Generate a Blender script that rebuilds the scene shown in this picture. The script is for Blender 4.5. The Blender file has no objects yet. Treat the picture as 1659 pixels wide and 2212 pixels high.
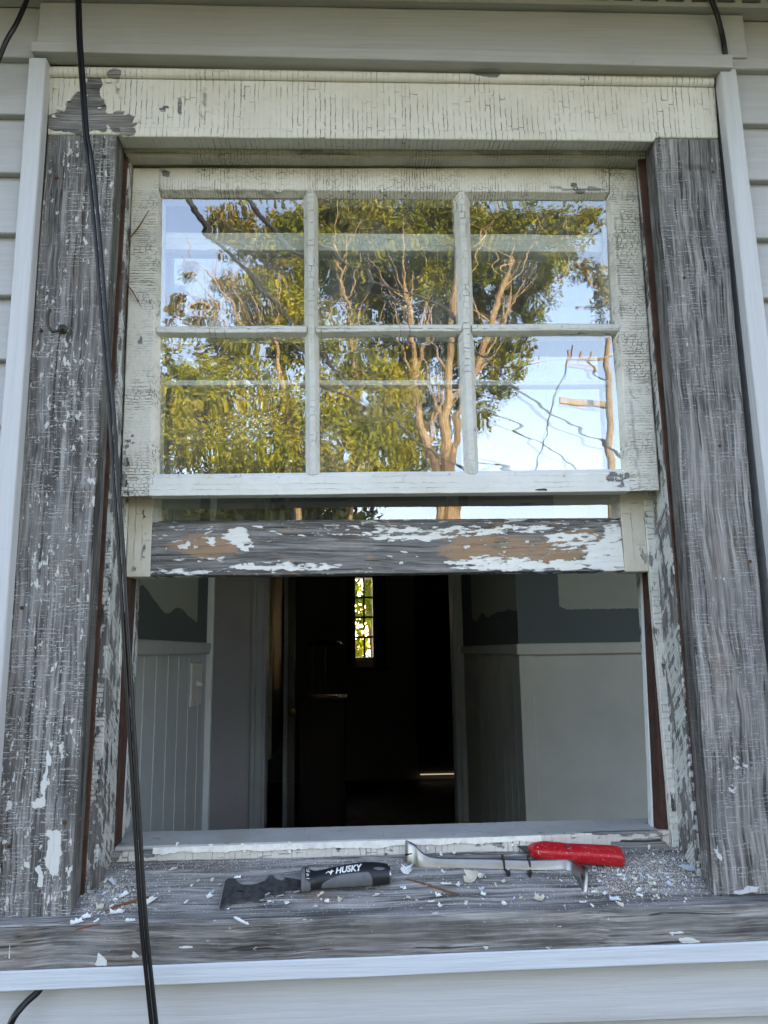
import bpy, bmesh, math, random
import numpy as np
from mathutils import Vector, Matrix, noise as NZ
random.seed(11); rng = np.random.default_rng(11)
S = bpy.context.scene; COL = S.collection
# ------------------------------------------------------------------ camera
CAM = np.array([-.0595, -1.1135, .3425]); YAW, PITCH, ROLL = -.04107, .17807, .01512; FPX = 1659.1   # focal length in units of the picture width 1659
def _rot():
    cy, sy = math.cos(YAW), math.sin(YAW); cp, sp = math.cos(PITCH), math.sin(PITCH); cr, sr = math.cos(ROLL), math.sin(ROLL)
    return np.array([[cy,-sy,0],[sy,cy,0],[0,0,1]]) @ np.array([[1,0,0],[0,cp,-sp],[0,sp,cp]]) @ np.array([[cr,0,sr],[0,1,0],[-sr,0,cr]])
RM = _rot()
cd = bpy.data.cameras.new('camera'); cam = bpy.data.objects.new('camera', cd); COL.objects.link(cam)
cd.sensor_fit = 'HORIZONTAL'; cd.sensor_width = 36; cd.lens = 36*FPX/1659; cd.clip_start = .02; cd.clip_end = 2000
mm = Matrix([[RM[i][0], RM[i][2], -RM[i][1], CAM[i]] for i in range(3)] + [[0,0,0,1]])
cam.matrix_world = mm; S.camera = cam
# ------------------------------------------------------------------ sky, sun, exposure
SUN_EL, SUN_AZ = math.radians(24), math.radians(24)      # azimuth measured from +y (behind the house) towards +x
w = bpy.data.worlds.new('World'); S.world = w; w.use_nodes = True
nt = w.node_tree; sky = nt.nodes.new('ShaderNodeTexSky'); sky.sky_type = 'NISHITA'; sky.sun_disc = False
sky.sun_elevation = SUN_EL; sky.sun_rotation = SUN_AZ; sky.air_density = 1.0; sky.dust_density = 1.6; sky.ozone_density = 1.2
bg = nt.nodes['Background']; tn = nt.nodes.new('ShaderNodeMix'); tn.data_type = 'RGBA'; tn.blend_type = 'MULTIPLY'; tn.inputs[0].default_value = 1; tn.inputs[7].default_value = (1.13,.925,.83,1)   # white balance of a picture taken in the shade
nt.links.new(sky.outputs[0], tn.inputs[6]); nt.links.new(tn.outputs[2], bg.inputs[0]); bg.inputs[1].default_value = .15
sd = bpy.data.lights.new('sun', 'SUN'); sd.energy = 4.6; sd.angle = math.radians(.6); sd.color = (1, .85, .64)
so = bpy.data.objects.new('sun', sd); COL.objects.link(so)
sv = Vector((math.sin(SUN_AZ)*math.cos(SUN_EL), math.cos(SUN_AZ)*math.cos(SUN_EL), math.sin(SUN_EL)))
so.rotation_euler = sv.to_track_quat('Z', 'Y').to_euler(); so.location = sv*30
S.render.engine = 'CYCLES'; S.view_settings.view_transform = 'Standard'; S.view_settings.look = 'None'
S.view_settings.exposure = 3.0; S.view_settings.gamma = 1
S.cycles.max_bounces = 10; S.cycles.diffuse_bounces = 5; S.cycles.glossy_bounces = 4; S.cycles.transparent_max_bounces = 16
# ------------------------------------------------------------------ measuring: a direction in the view meets a plane of the place
def ray(u, v): return RM @ np.array([(u-829.5)/FPX, 1, -(v-1106)/FPX])
def at(u, v, y): d = ray(u, v); return CAM + d*((y-CAM[1])/d[1])
def atx(u, v, x): d = ray(u, v); return CAM + d*((x-CAM[0])/d[0])
def sill_z(y): return .001 + .033*(y+.03) if y < 0 else .002 + .4*y
def atsill(u, v, h=0.0):
    d = ray(u, v); lo, hi = .8, 1.6
    f = lambda t: (CAM+d*t)[2] - h - sill_z((CAM+d*t)[1])
    for _ in range(40):
        m = (lo+hi)/2
        if f(m) > 0: lo = m
        else: hi = m
    return CAM + d*lo
GY = .072
def refl(u, v, dist):
    h = at(u, v, GY); d = ray(u, v); d = d/np.linalg.norm(d); d[1] = -d[1]; return h + d*dist
# ------------------------------------------------------------------ objects
def tag(o, label=None, cat=None, group=None, kind=None):
    if label: o['label'] = label
    if cat: o['category'] = cat
    if group: o['group'] = group
    if kind: o['kind'] = kind
    return o
def thing(name, loc, label, cat, group=None):
    o = bpy.data.objects.new(name, None); COL.objects.link(o); o.location = loc; o.empty_display_size = .02
    return tag(o, label, cat, group)
def org(o):
    v = Vector((0,0,0))
    while o: v += Vector(o.location); o = o.parent
    return v
class MB:
    """collects lattice blocks, tubes and lofts into ONE mesh object"""
    def __init__(s): s.v = []; s.f = []; s.m = []; s.A = []; s.B = []
    def add(s, V, F, a=None, b=None, mi=0):
        n = len(s.v); s.v += [tuple(p) for p in V]; s.f += [tuple(i+n for i in f) for f in F]; s.m += [mi]*len(F)
        s.A += a if a is not None else [0]*len(V); s.B += b if b is not None else [0]*len(V)
    def block(s, F, B, cell=.006, fn=None, amp=0, mi=0, front_mi=None):
        F = [np.array(p, float) for p in F]; B = [np.array(p, float) for p in B]
        L = lambda a, b: np.linalg.norm(a-b)
        nx = max(1, min(400, round(max(L(F[0],F[1]), L(F[3],F[2]))/cell))); nz = max(1, min(400, round(max(L(F[0],F[3]), L(F[1],F[2]))/cell)))
        ny = max(1, min(30, round(max(L(F[0],B[0]), L(F[2],B[2]))/max(cell,.006))))
        idx = {}; V = []
        def vid(i, j, k):
            key = (i,j,k)
            if key not in idx:
                a, c, b = i/nx, j/nz, k/ny
                f = (F[0]*(1-a)+F[1]*a)*(1-c) + (F[3]*(1-a)+F[2]*a)*c
                g = (B[0]*(1-a)+B[1]*a)*(1-c) + (B[3]*(1-a)+B[2]*a)*c
                idx[key] = len(V); V.append(f*(1-b)+g*b)
            return idx[key]
        Q = []; fr = []
        for i in range(nx):
            for j in range(nz):
                Q.append((vid(i,j,0),vid(i,j+1,0),vid(i+1,j+1,0),vid(i+1,j,0))); fr.append(1)
                Q.append((vid(i,j,ny),vid(i+1,j,ny),vid(i+1,j+1,ny),vid(i,j+1,ny))); fr.append(0)
        for i in range(nx):
            for k in range(ny):
                Q.append((vid(i,0,k),vid(i+1,0,k),vid(i+1,0,k+1),vid(i,0,k+1))); fr.append(0)
                Q.append((vid(i,nz,k),vid(i,nz,k+1),vid(i+1,nz,k+1),vid(i+1,nz,k))); fr.append(0)
        for j in range(nz):
            for k in range(ny):
                Q.append((vid(0,j,k),vid(0,j,k+1),vid(0,j+1,k+1),vid(0,j+1,k))); fr.append(0)
                Q.append((vid(nx,j,k),vid(nx,j+1,k),vid(nx,j+1,k+1),vid(nx,j,k+1))); fr.append(0)
        a, b = [], []
        for p in V:
            if fn: r = fn(p); a.append(r[0]); b.append(r[1])
            else: a.append(0); b.append(0)
        if amp:
            V = [p + np.array(NZ.noise_vector(Vector(p*9)))*amp + np.array(NZ.noise_vector(Vector(p*70)))*amp*.35 for p in V]
        n = len(s.v); s.v += [tuple(p) for p in V]; s.f += [tuple(i+n for i in f) for f in Q]
        s.m += [(front_mi if (t and front_mi is not None) else mi) for t in fr]; s.A += a; s.B += b
        return s
    def tube(s, pts, rad, n=10, mi=0, cap=True):
        P = [Vector(p) for p in pts]; R = rad if hasattr(rad, '__len__') else [rad]*len(P)
        V = []; F = []; up = Vector((0,.3,1)).normalized(); prev = None
        for i, p in enumerate(P):
            t = (P[min(i+1,len(P)-1)]-P[max(i-1,0)]).normalized()
            x = (t.cross(up) if prev is None else prev - t*prev.dot(t))
            if x.length < 1e-5: x = t.cross(Vector((1,0,0)))
            x.normalize(); prev = x; y = t.cross(x)
            for k in range(n):
                a = 2*math.pi*k/n; V.append(p + (x*math.cos(a)+y*math.sin(a))*R[i])
        for i in range(len(P)-1):
            for k in range(n):
                F.append((i*n+k, i*n+(k+1)%n, (i+1)*n+(k+1)%n, (i+1)*n+k))
        if cap: F.append(tuple(range(n-1,-1,-1))); F.append(tuple((len(P)-1)*n+k for k in range(n)))
        s.add(V, F, mi=mi); return s
    def loft(s, rings, mi=0):
        n = len(rings[0]); V = [p for r in rings for p in r]; F = []
        for i in range(len(rings)-1):
            for k in range(n): F.append((i*n+k, i*n+(k+1)%n, (i+1)*n+(k+1)%n, (i+1)*n+k))
        F.append(tuple(range(n-1,-1,-1))); F.append(tuple((len(rings)-1)*n+k for k in range(n)))
        s.add(V, F, mi=mi); return s
    def prism(s, poly, nrm, th, mi=0):
        nrm = np.array(nrm)/np.linalg.norm(nrm); n = len(poly)
        V = [np.array(p)+nrm*th for p in poly] + [np.array(p) for p in poly]
        F = [tuple(range(n)), tuple(range(2*n-1, n-1, -1))] + [(i, n+i, n+(i+1)%n, (i+1)%n) for i in range(n)]
        s.add(V, F, mi=mi); return s
    def build(s, name, mats, parent=None, smooth=True, bevel=0, cast=True):
        me = bpy.data.meshes.new(name); o0 = org(parent) if parent else Vector((0,0,0))
        base = Vector((0,0,0))
        if not parent and s.v:
            a = np.array(s.v); base = Vector(((a[:,0].min()+a[:,0].max())/2, (a[:,1].min()+a[:,1].max())/2, a[:,2].min()))
        vv = np.array(s.v) - np.array(o0) - np.array(base)
        me.from_pydata(vv.tolist(), [], s.f)
        mats = mats if isinstance(mats, (list, tuple)) else [mats]
        for m in mats: me.materials.append(m)
        me.polygons.foreach_set('material_index', s.m)
        for nm, arr in (('wa', s.A), ('wb', s.B)):
            if any(arr):
                at_ = me.attributes.new(nm, 'FLOAT', 'POINT'); at_.data.foreach_set('value', [float(q) for q in arr])
        bm = bmesh.new(); bm.from_mesh(me); bmesh.ops.recalc_face_normals(bm, faces=bm.faces); bm.to_mesh(me); bm.free()
        if smooth:
            me.polygons.foreach_set('use_smooth', [True]*len(me.polygons)); me.set_sharp_from_angle(angle=math.radians(38))
        me.update()
        o = bpy.data.objects.new(name, me); COL.objects.link(o); o.parent = parent; o.location = base
        if bevel:
            b = o.modifiers.new('edge', 'BEVEL'); b.width = bevel; b.segments = 2; b.limit_method = 'ANGLE'; b.angle_limit = math.radians(50); b.use_clamp_overlap = True
        return o
def front(q, y0, y1, **k):       # q: four view directions TL TR BR BL meeting the plane y0, extruded straight back to y1
    F = [at(u, v, y0) for u, v in q]; B = [np.array([p[0], y1, p[2]]) for p in F]; return F, B
def bx(x0, x1, y0, y1, z0, z1):
    return ([(x0,y0,z1),(x1,y0,z1),(x1,y0,z0),(x0,y0,z0)], [(x0,y1,z1),(x1,y1,z1),(x1,y1,z0),(x0,y1,z0)])
def spline(pts, n=8):
    P = [np.array(p, float) for p in pts]; P = [2*P[0]-P[1]] + P + [2*P[-1]-P[-2]]; out = []
    for i in range(1, len(P)-2):
        for k in range(n):
            t = k/n; out.append(.5*((2*P[i]) + (P[i+1]-P[i-1])*t + (2*P[i-1]-5*P[i]+4*P[i+1]-P[i+2])*t*t + (3*P[i]-P[i-1]-3*P[i+1]+P[i+2])*t**3))
    out.append(P[-2]); return out
# ------------------------------------------------------------------ materials
class M:
    def __init__(s, name):
        s.m = bpy.data.materials.new(name); s.m.use_nodes = True; s.t = s.m.node_tree; s.N = s.t.nodes; s.L = s.t.links
        s.b = s.N['Principled BSDF']; s.out = s.N['Material Output']
        s.p = s.N.new('ShaderNodeNewGeometry').outputs['Position']
    def set(s, i, v):
        if isinstance(v, bpy.types.NodeSocket): s.L.new(v, i)
        elif isinstance(v, (tuple, list)) and len(v) == 3 and i.type == 'RGBA': i.default_value = (*v, 1)
        else: i.default_value = v
    def mapv(s, sc, rot=(0,0,0), loc=(0,0,0), vec=None):
        n = s.N.new('ShaderNodeMapping'); n.vector_type = 'POINT'; n.inputs['Scale'].default_value = sc; n.inputs['Rotation'].default_value = rot; n.inputs['Location'].default_value = loc
        s.L.new(vec or s.p, n.inputs[0]); return n.outputs[0]
    def noise(s, sc, scale=1, detail=4, rough=.55, dist=0, loc=(0,0,0), vec=None):
        n = s.N.new('ShaderNodeTexNoise'); s.L.new(s.mapv(sc, loc=loc, vec=vec), n.inputs['Vector'])
        n.inputs['Scale'].default_value = scale; n.inputs['Detail'].default_value = detail; n.inputs['Roughness'].default_value = rough; n.inputs['Distortion'].default_value = dist
        return n.outputs['Fac']
    def warp(s, sc, amp):
        n = s.N.new('ShaderNodeTexNoise'); s.L.new(s.mapv((sc,sc,sc)), n.inputs['Vector']); n.inputs['Scale'].default_value = 1; n.inputs['Detail'].default_value = 3
        a = s.N.new('ShaderNodeVectorMath'); a.operation = 'MULTIPLY_ADD'; s.L.new(n.outputs['Color'], a.inputs[0]); a.inputs[1].default_value = (amp,)*3; s.L.new(s.p, a.inputs[2]); return a.outputs[0]
    def vor(s, sc, rand=1, vec=None, feat='DISTANCE_TO_EDGE'):
        n = s.N.new('ShaderNodeTexVoronoi'); n.feature = feat; s.L.new(s.mapv(sc, vec=vec), n.inputs['Vector']); n.inputs['Scale'].default_value = 1; n.inputs['Randomness'].default_value = rand
        return n.outputs[0]
    def math(s, op, a, b=0.0, c=None):
        n = s.N.new('ShaderNodeMath'); n.operation = op; s.set(n.inputs[0], a); s.set(n.inputs[1], b)
        if c is not None: s.set(n.inputs[2], c)
        return n.outputs[0]
    def step(s, x, lo, hi, a=0.0, b=1.0):
        n = s.N.new('ShaderNodeMapRange'); n.interpolation_type = 'SMOOTHSTEP'; s.set(n.inputs[0], x); s.set(n.inputs[1], lo); s.set(n.inputs[2], hi); s.set(n.inputs[3], a); s.set(n.inputs[4], b); return n.outputs[0]
    def attr(s, nm):
        n = s.N.new('ShaderNodeAttribute'); n.attribute_name = nm; return n.outputs['Fac']
    def mix(s, f, a, b, mode='MIX'):
        n = s.N.new('ShaderNodeMix'); n.data_type = 'RGBA'; n.blend_type = mode; s.set(n.inputs[0], f); s.set(n.inputs[6], a); s.set(n.inputs[7], b); return n.outputs[2]
    def ramp(s, f, stops):
        n = s.N.new('ShaderNodeValToRGB'); e = n.color_ramp.elements
        while len(e) < len(stops): e.new(.5)
        for i, (p, c) in enumerate(stops): e[i].position = p; e[i].color = (*c, 1)
        s.set(n.inputs[0], f); return n.outputs[0]
    def bump(s, h, strength, dist, nrm=None):
        n = s.N.new('ShaderNodeBump'); n.inputs['Strength'].default_value = strength; n.inputs['Distance'].default_value = dist; s.L.new(h, n.inputs['Height'])
        if nrm: s.L.new(nrm, n.inputs['Normal'])
        return n.outputs[0]
    def done(s, col, rough=.6, nrm=None, metal=0, spec=.5):
        s.set(s.b.inputs['Base Color'], col); s.set(s.b.inputs['Roughness'], rough); s.b.inputs['Metallic'].default_value = metal; s.b.inputs['Specular IOR Level'].default_value = spec
        if nrm: s.L.new(nrm, s.b.inputs['Normal'])
        return s.m
def wood_layers(m, ax, tone=1.0, warm=0.0):
    # ax = grain axis: 'x' or 'z'
    st = lambda a, b: (a, b, b) if ax == 'x' else (b, b, a)
    wv = m.warp(5, .02)
    g1 = m.noise(st(4.5, 125), detail=8, rough=.70, dist=.35, vec=wv)
    g2 = m.noise(st(9, 420), detail=4, rough=.6, vec=wv)
    big = m.noise((9,9,9), detail=3)
    t = m.math('ADD', m.math('MULTIPLY', g1, .66), m.math('MULTIPLY', g2, .34))
    k = tone
    col = m.ramp(t, [(.37, (.038*k,.036*k,.034*k)), (.465, (.098*k,.096*k,.093*k)), (.53, (.218*k,.208*k,.198*k)), (.62, (.41*k,.396*k,.38*k))])
    col = m.mix(m.step(big, .42, .68), col, (.105*k,.095*k,.10*k)) if False else m.mix(m.math('MULTIPLY', m.step(big, .40, .66), .45), col, (.25*k,.245*k,.24*k))
    brown = m.noise((14,14,7), detail=5, loc=(3,1,7))
    col = m.mix(m.math('MULTIPLY', m.step(brown, .54, .76), .45+warm), col, (.14*k,.092*k,.06*k))
    fis = m.noise(st(2.4, 210), detail=3, rough=.5, loc=(7,0,2), vec=wv)
    fm = m.step(fis, .62, .68)
    col = m.mix(m.math('MULTIPLY', fm, .85), col, (.02,.017,.016))
    h = m.math('SUBTRACT', t, m.math('MULTIPLY', fm, .8))
    return col, h
def weathered(name, ax, flecks=1.0, lines=1.0, tone=1.0, white=(.66,.66,.64)):
    m = M(name); col, h = wood_layers(m, ax, tone)
    # paint left in the checks across the grain
    wv = m.warp(26, .004)
    sc = (70, 60, 215) if ax == 'z' else (215, 60, 70)
    sx = m.N.new('ShaderNodeSeparateXYZ'); m.L.new(m.warp(60, .0016), sx.inputs[0]); X, Y, Z = sx.outputs; P_, Q_ = (X, Z) if ax == 'z' else (Z, X)
    def v1(w_, feat, out):
        n = m.N.new('ShaderNodeTexVoronoi'); n.voronoi_dimensions = '1D'; n.feature = feat; m.L.new(w_, n.inputs['W']); n.inputs['Scale'].default_value = 1; n.inputs['Randomness'].default_value = 1; return n.outputs[out]
    def checks(colw, sp, wd):
        cw = m.math('MULTIPLY', m.math('ADD', P_, m.math('MULTIPLY', Q_, .07)), 1/colw); q = m.N.new('ShaderNodeSeparateColor'); m.L.new(v1(cw, 'F1', 'Color'), q.inputs[0])
        e = v1(m.math('ADD', m.math('MULTIPLY', Q_, 1/sp), m.math('MULTIPLY', q.outputs[0], 53.3)), 'DISTANCE_TO_EDGE', 'Distance')
        fr = m.step(m.noise((220,60,220), detail=3, loc=(colw*900,2,3)), .42, .56); return m.math('MULTIPLY', m.step(e, 0, wd/sp, 1, 0), fr)
    ln = m.math('MAXIMUM', checks(.030, .0072, .0010), m.math('MULTIPLY', checks(.009, .0050, .0008), .75))
    msk = m.step(m.noise((26, 20, 60) if ax == 'z' else (60, 20, 26), detail=5, rough=.7, loc=(4,4,1)), .46, .54)
    reg = m.step(m.noise((16,6,5) if ax == 'z' else (5,6,16), detail=3, loc=(1,9,4)), .36, .52)
    l1 = m.math('MULTIPLY', m.math('MULTIPLY', ln, msk), m.math('MULTIPLY', reg, lines))
    vf = m.vor((420,200,90) if ax == 'z' else (90,200,420), 1, vec=wv); lf = m.math('MULTIPLY', m.step(vf, 0, .1, 1, 0), m.step(m.noise((30,30,14), detail=4, loc=(3,3,9)), .5, .6)); l1 = m.math('MAXIMUM', l1, m.math('MULTIPLY', lf, .0))
    # flecks along the grain
    n = m.noise((150, 60, 60) if ax == 'z' else (60, 60, 150), detail=6, rough=.62, loc=(2,2,2))
    cl = m.noise((22,8,12), detail=3, loc=(8,3,3))
    fk = m.step(m.math('ADD', n, m.math('MULTIPLY', cl, .35)), .865-.065*flecks, .89-.065*flecks)
    # painted patches steered by the wear map
    pb = m.noise((85,60,85), detail=6, rough=.65, loc=(5,2,6))
    pt = m.step(m.math('ADD', pb, m.attr('wa')), 1.02, 1.05)
    wh = m.math('MAXIMUM', m.math('MAXIMUM', m.math('MULTIPLY', l1, .75), fk), pt)
    haze = m.math('MULTIPLY', m.step(m.noise((40,30,9) if ax == 'z' else (9,30,40), detail=6, rough=.7), .5, .75), .3)
    col = m.mix(haze, col, (.42,.42,.44))
    dk = m.math('MULTIPLY', m.attr('wb'), .9)
    col = m.mix(dk, col, (.035,.026,.022))
    wc = m.mix(m.noise((60,60,60)), tuple(c*.8 for c in white), white)
    col = m.mix(wh, col, wc)
    hh = m.math('ADD', h, m.math('MULTIPLY', wh, .55))
    return m.done(col, .82, m.bump(hh, .8, .0016), spec=.25)
def paint(name, cs, base=(.66,.645,.57), peel=.0, ax='x', crack=1.0, wood_tone=1.0, cs2=None, dirt=.5, tan=False, crackw=.06, patch_scale=(60,40,60)):
    """crazed, peeling paint over weathered wood; cs = cracks per metre along x, y, z"""
    m = M(name); wc, wh = wood_layers(m, ax, wood_tone)
    if tan:
        tn = m.noise((16,9,60), detail=7, rough=.7, loc=(2,5,3)); wc = m.mix(m.math('MULTIPLY', m.step(m.math('ADD', tn, m.attr('wb')), .56, .72), .85), wc, m.mix(m.noise((8,60,260), detail=5), (.20,.13,.075), (.48,.31,.17)))
    wv = m.warp(40, .0035)
    cm = m.step(m.noise((14,10,14), detail=4, loc=(6,1,1)), .34, .62, .12, 1)
    if isinstance(cs[0], str):
        sx = m.N.new('ShaderNodeSeparateXYZ'); w2 = m.N.new('ShaderNodeVectorMath'); w2.operation = 'MULTIPLY_ADD'
        fn = m.N.new('ShaderNodeTexNoise'); m.L.new(m.mapv((230,230,230)), fn.inputs['Vector']); fn.inputs['Scale'].default_value = 1
        m.L.new(fn.outputs['Color'], w2.inputs[0]); w2.inputs[1].default_value = (.0026,)*3; m.L.new(wv, w2.inputs[2]); m.L.new(w2.outputs[0], sx.inputs[0])
        X, Y, Z = sx.outputs; A_, B_ = (X, m.math('ADD', Z, Y)) if cs[0] == 'z' else (m.math('ADD', Z, m.math('MULTIPLY', Y, .8)), X)
        def v1d(w_, feat):
            n = m.N.new('ShaderNodeTexVoronoi'); n.voronoi_dimensions = '1D'; n.feature = feat; m.L.new(w_, n.inputs['W']); n.inputs['Scale'].default_value = 1; n.inputs['Randomness'].default_value = 1; return n
        wvar = m.step(m.noise((45,45,45), detail=5, rough=.7, loc=(7,7,7)), .3, .7, .25, 1.7)
        wa_ = m.math('MULTIPLY', A_, cs[1]); e1 = v1d(wa_, 'DISTANCE_TO_EDGE').outputs['Distance']
        idn = v1d(wa_, 'F1'); sid_ = m.N.new('ShaderNodeSeparateColor'); m.L.new(idn.outputs['Color'], sid_.inputs[0])
        wb_ = m.math('ADD', m.math('MULTIPLY', B_, cs[2]), m.math('MULTIPLY', sid_.outputs[0], 31.7)); e2 = v1d(wb_, 'DISTANCE_TO_EDGE').outputs['Distance']
        idc = v1d(wb_, 'F1').outputs['Color']
        m1 = m.step(m.noise((8,20,3) if cs[0] == 'z' else (3,20,8), scale=cs[1]*.16, detail=3, loc=(2,6,1)), .36, .55)
        m2 = m.step(m.noise((25,25,25), detail=4, loc=(8,8,1)), .44, .58)
        c1 = m.math('MAXIMUM', m.math('MULTIPLY', m.step(e1, 0, m.math('MULTIPLY', wvar, cs[1]*.00085*crackw/.06), 1, 0), m1), m.math('MULTIPLY', m.step(e2, 0, m.math('MULTIPLY', wvar, cs[2]*.00085*crackw/.06), 1, 0), m2))
        v1 = m.math('MINIMUM', e1, e2)
    else:
        v1 = m.vor(cs, .9, vec=wv); c1 = m.step(v1, .0, crackw, 1, 0)
        nv = m.N.new('ShaderNodeTexVoronoi'); nv.feature = 'F1'; m.L.new(m.mapv(cs, vec=wv), nv.inputs['Vector']); nv.inputs['Scale'].default_value = 1; nv.inputs['Randomness'].default_value = .9; idc = nv.outputs['Color']
    c1 = m.math('MULTIPLY', c1, cm)
    c1 = m.math('MULTIPLY', c1, crack)
    n = m.noise(patch_scale, detail=8, rough=.62, loc=(3,7,1))
    # chips break along the cracks: add a per-cell offset
    sep = m.N.new('ShaderNodeSeparateColor'); m.L.new(idc, sep.inputs[0])
    key = m.math('ADD', m.math('ADD', n, m.math('MULTIPLY', sep.outputs[0], .10)), m.attr('wa'))
    pm = m.step(key, .90-peel, .915-peel)
    d = m.noise((7,7,7), detail=6, rough=.65, loc=(9,9,2)); d2 = m.noise((55,55,55), detail=5, rough=.6)
    col = m.mix(m.math('MULTIPLY', m.step(d, .38, .7), dirt), base, tuple(c*f for c, f in zip(base, (.78,.76,.70))))
    col = m.mix(m.math('MULTIPLY', m.step(d2, .5, .8), .45*dirt), col, tuple(c*f for c, f in zip(base, (.62,.60,.54))))
    col = m.mix(m.math('MULTIPLY', sep.outputs[1], .16*dirt), col, tuple(c*.55 for c in base))
    col = m.mix(m.math('MULTIPLY', c1, .80), col, (.10,.09,.075))
    if not tan: col = m.mix(m.math('MULTIPLY', m.attr('wb'), .8), col, (.06,.055,.045))
    edge = m.step(key, .875-peel, .90-peel)
    col = m.mix(pm, m.mix(m.math('MULTIPLY', edge, .25), col, (.8,.8,.78)), wc)
    hp = m.math('SUBTRACT', m.math('ADD', 1.0, m.math('MULTIPLY', edge, .35)), m.math('MULTIPLY', c1, .75))
    cup = m.math('MULTIPLY', m.math('MINIMUM', v1, .25), -.5)
    hp = m.math('ADD', m.math('ADD', hp, cup), m.math('MULTIPLY', m.noise((220,220,220), detail=3), .18))
    mx = m.N.new('ShaderNodeMix'); mx.data_type = 'FLOAT'; m.set(mx.inputs[0], pm); m.set(mx.inputs[2], hp); m.set(mx.inputs[3], m.math('MULTIPLY', wh, .45))
    return m.done(col, .6, m.bump(mx.outputs[0], 1.0, .0019), spec=.35)
def vinyl(name, base, ax='x', rough=.5, dirt=.35, tint=(.55,.50,.42)):
    m = M(name); st = (6, 160, 160) if ax == 'x' else (160, 160, 6)
    g = m.noise(st, detail=5, rough=.6, dist=.2); g2 = m.noise((2.2,2.2,2.2), detail=5, rough=.6, loc=(4,1,4)); g3 = m.noise((38,38,38), detail=6, rough=.7)
    col = m.mix(m.math('MULTIPLY', m.step(g, .40, .62), .22), base, tuple(c*.70 for c in base))
    sc_ = m.step(m.noise((9,9,26), detail=7, rough=.75, loc=(3,3,6)), .60, .70); col = m.mix(m.math('MULTIPLY', sc_, dirt*.5), col, tuple(c*.6*t for c, t in zip(base, (1.1,1,.85))))
    col = m.mix(m.math('MULTIPLY', m.step(g2, .45, .75), dirt), col, tuple(c*t*1.25 for c, t in zip(base, tint)))
    col = m.mix(m.math('MULTIPLY', m.step(g3, .66, .74), dirt*.8), col, tuple(c*.45 for c in base))
    return m.done(col, rough, m.bump(g, .9, .0016), spec=.4)
def plain(name, col, rough=.5, metal=0, var=.25, sc=60, bump=.0, spec=.5, bs=None):
    m = M(name); n = m.noise((sc,)*3, detail=6, rough=.65)
    c = m.mix(m.step(n, .35, .75), col, tuple(q*(1-var) for q in col))
    nr = m.bump(m.noise((bs or sc*4,)*3, detail=4), .6, bump) if bump else None
    rr = m.step(n, .3, .8, rough, min(1, rough+.2))
    return m.done(c, rr, nr, metal, spec)
def glass_mat():
    m = M('old_window_glass'); N, L = m.N, m.L
    a = m.noise((4.5,4.5,12), detail=1, rough=.3, dist=.8); b = m.noise((14,14,44), detail=1, loc=(2,2,2)); cc = m.noise((3,3,5), detail=1, loc=(5,5,5))
    h = m.math('ADD', m.math('ADD', m.math('MULTIPLY', a, .6), m.math('MULTIPLY', b, .04)), m.math('MULTIPLY', cc, 1.0))
    nr = m.bump(h, 1.0, .00075)
    g = N.new('ShaderNodeBsdfGlossy'); g.inputs['Roughness'].default_value = .004; g.inputs['Color'].default_value = (.97,.99,1,1); L.new(nr, g.inputs['Normal'])
    t = N.new('ShaderNodeBsdfTransparent'); t.inputs['Color'].default_value = (.95,.97,.96,1)
    lw = N.new('ShaderNodeLayerWeight'); lw.inputs[0].default_value = .35
    f = m.step(lw.outputs['Facing'], 0, 1, .205, .58)
    mx = N.new('ShaderNodeMixShader'); L.new(f, mx.inputs[0]); L.new(t.outputs[0], mx.inputs[1]); L.new(g.outputs[0], mx.inputs[2])
    # dust film
    df = N.new('ShaderNodeBsdfDiffuse'); df.inputs['Color'].default_value = (.6,.62,.6,1)
    dn = m.step(m.noise((10,10,6), detail=7, rough=.7, loc=(1,5,5)), .42, .85, .02, .20)
    sp = m.step(m.noise((260,260,260), detail=2), .74, .76, 0, .5)
    fx = N.new('ShaderNodeMixShader'); L.new(m.math('MAXIMUM', dn, sp), fx.inputs[0]); L.new(mx.outputs[0], fx.inputs[1]); L.new(df.outputs[0], fx.inputs[2])
    L.new(fx.outputs[0], m.out.inputs[0]); return m.m
def clear_mat():
    m = M('glass_edge'); t = m.N.new('ShaderNodeBsdfTransparent'); t.inputs['Color'].default_value = (.95,.97,.96,1); m.L.new(t.outputs[0], m.out.inputs[0]); return m.m
def leaf_mat(name, c1, c2, tr=.35):
    m = M(name); n = m.noise((1.1,1.1,1.1), detail=3, rough=.6); oi = m.noise((9,9,9), detail=2, loc=(1,1,1))
    c = m.mix(m.step(n, .38, .62), c1, c2); c = m.mix(m.math('MULTIPLY', m.step(oi, .35, .65), .65), c, tuple(q*.30 for q in c1))
    d = m.N.new('ShaderNodeBsdfDiffuse'); t = m.N.new('ShaderNodeBsdfTranslucent'); m.L.new(c, d.inputs[0]); m.L.new(c, t.inputs[0])
    mx = m.N.new('ShaderNodeMixShader'); mx.inputs[0].default_value = tr; m.L.new(d.outputs[0], mx.inputs[1]); m.L.new(t.outputs[0], mx.inputs[2]); m.L.new(mx.outputs[0], m.out.inputs[0]); return m.m

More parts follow.
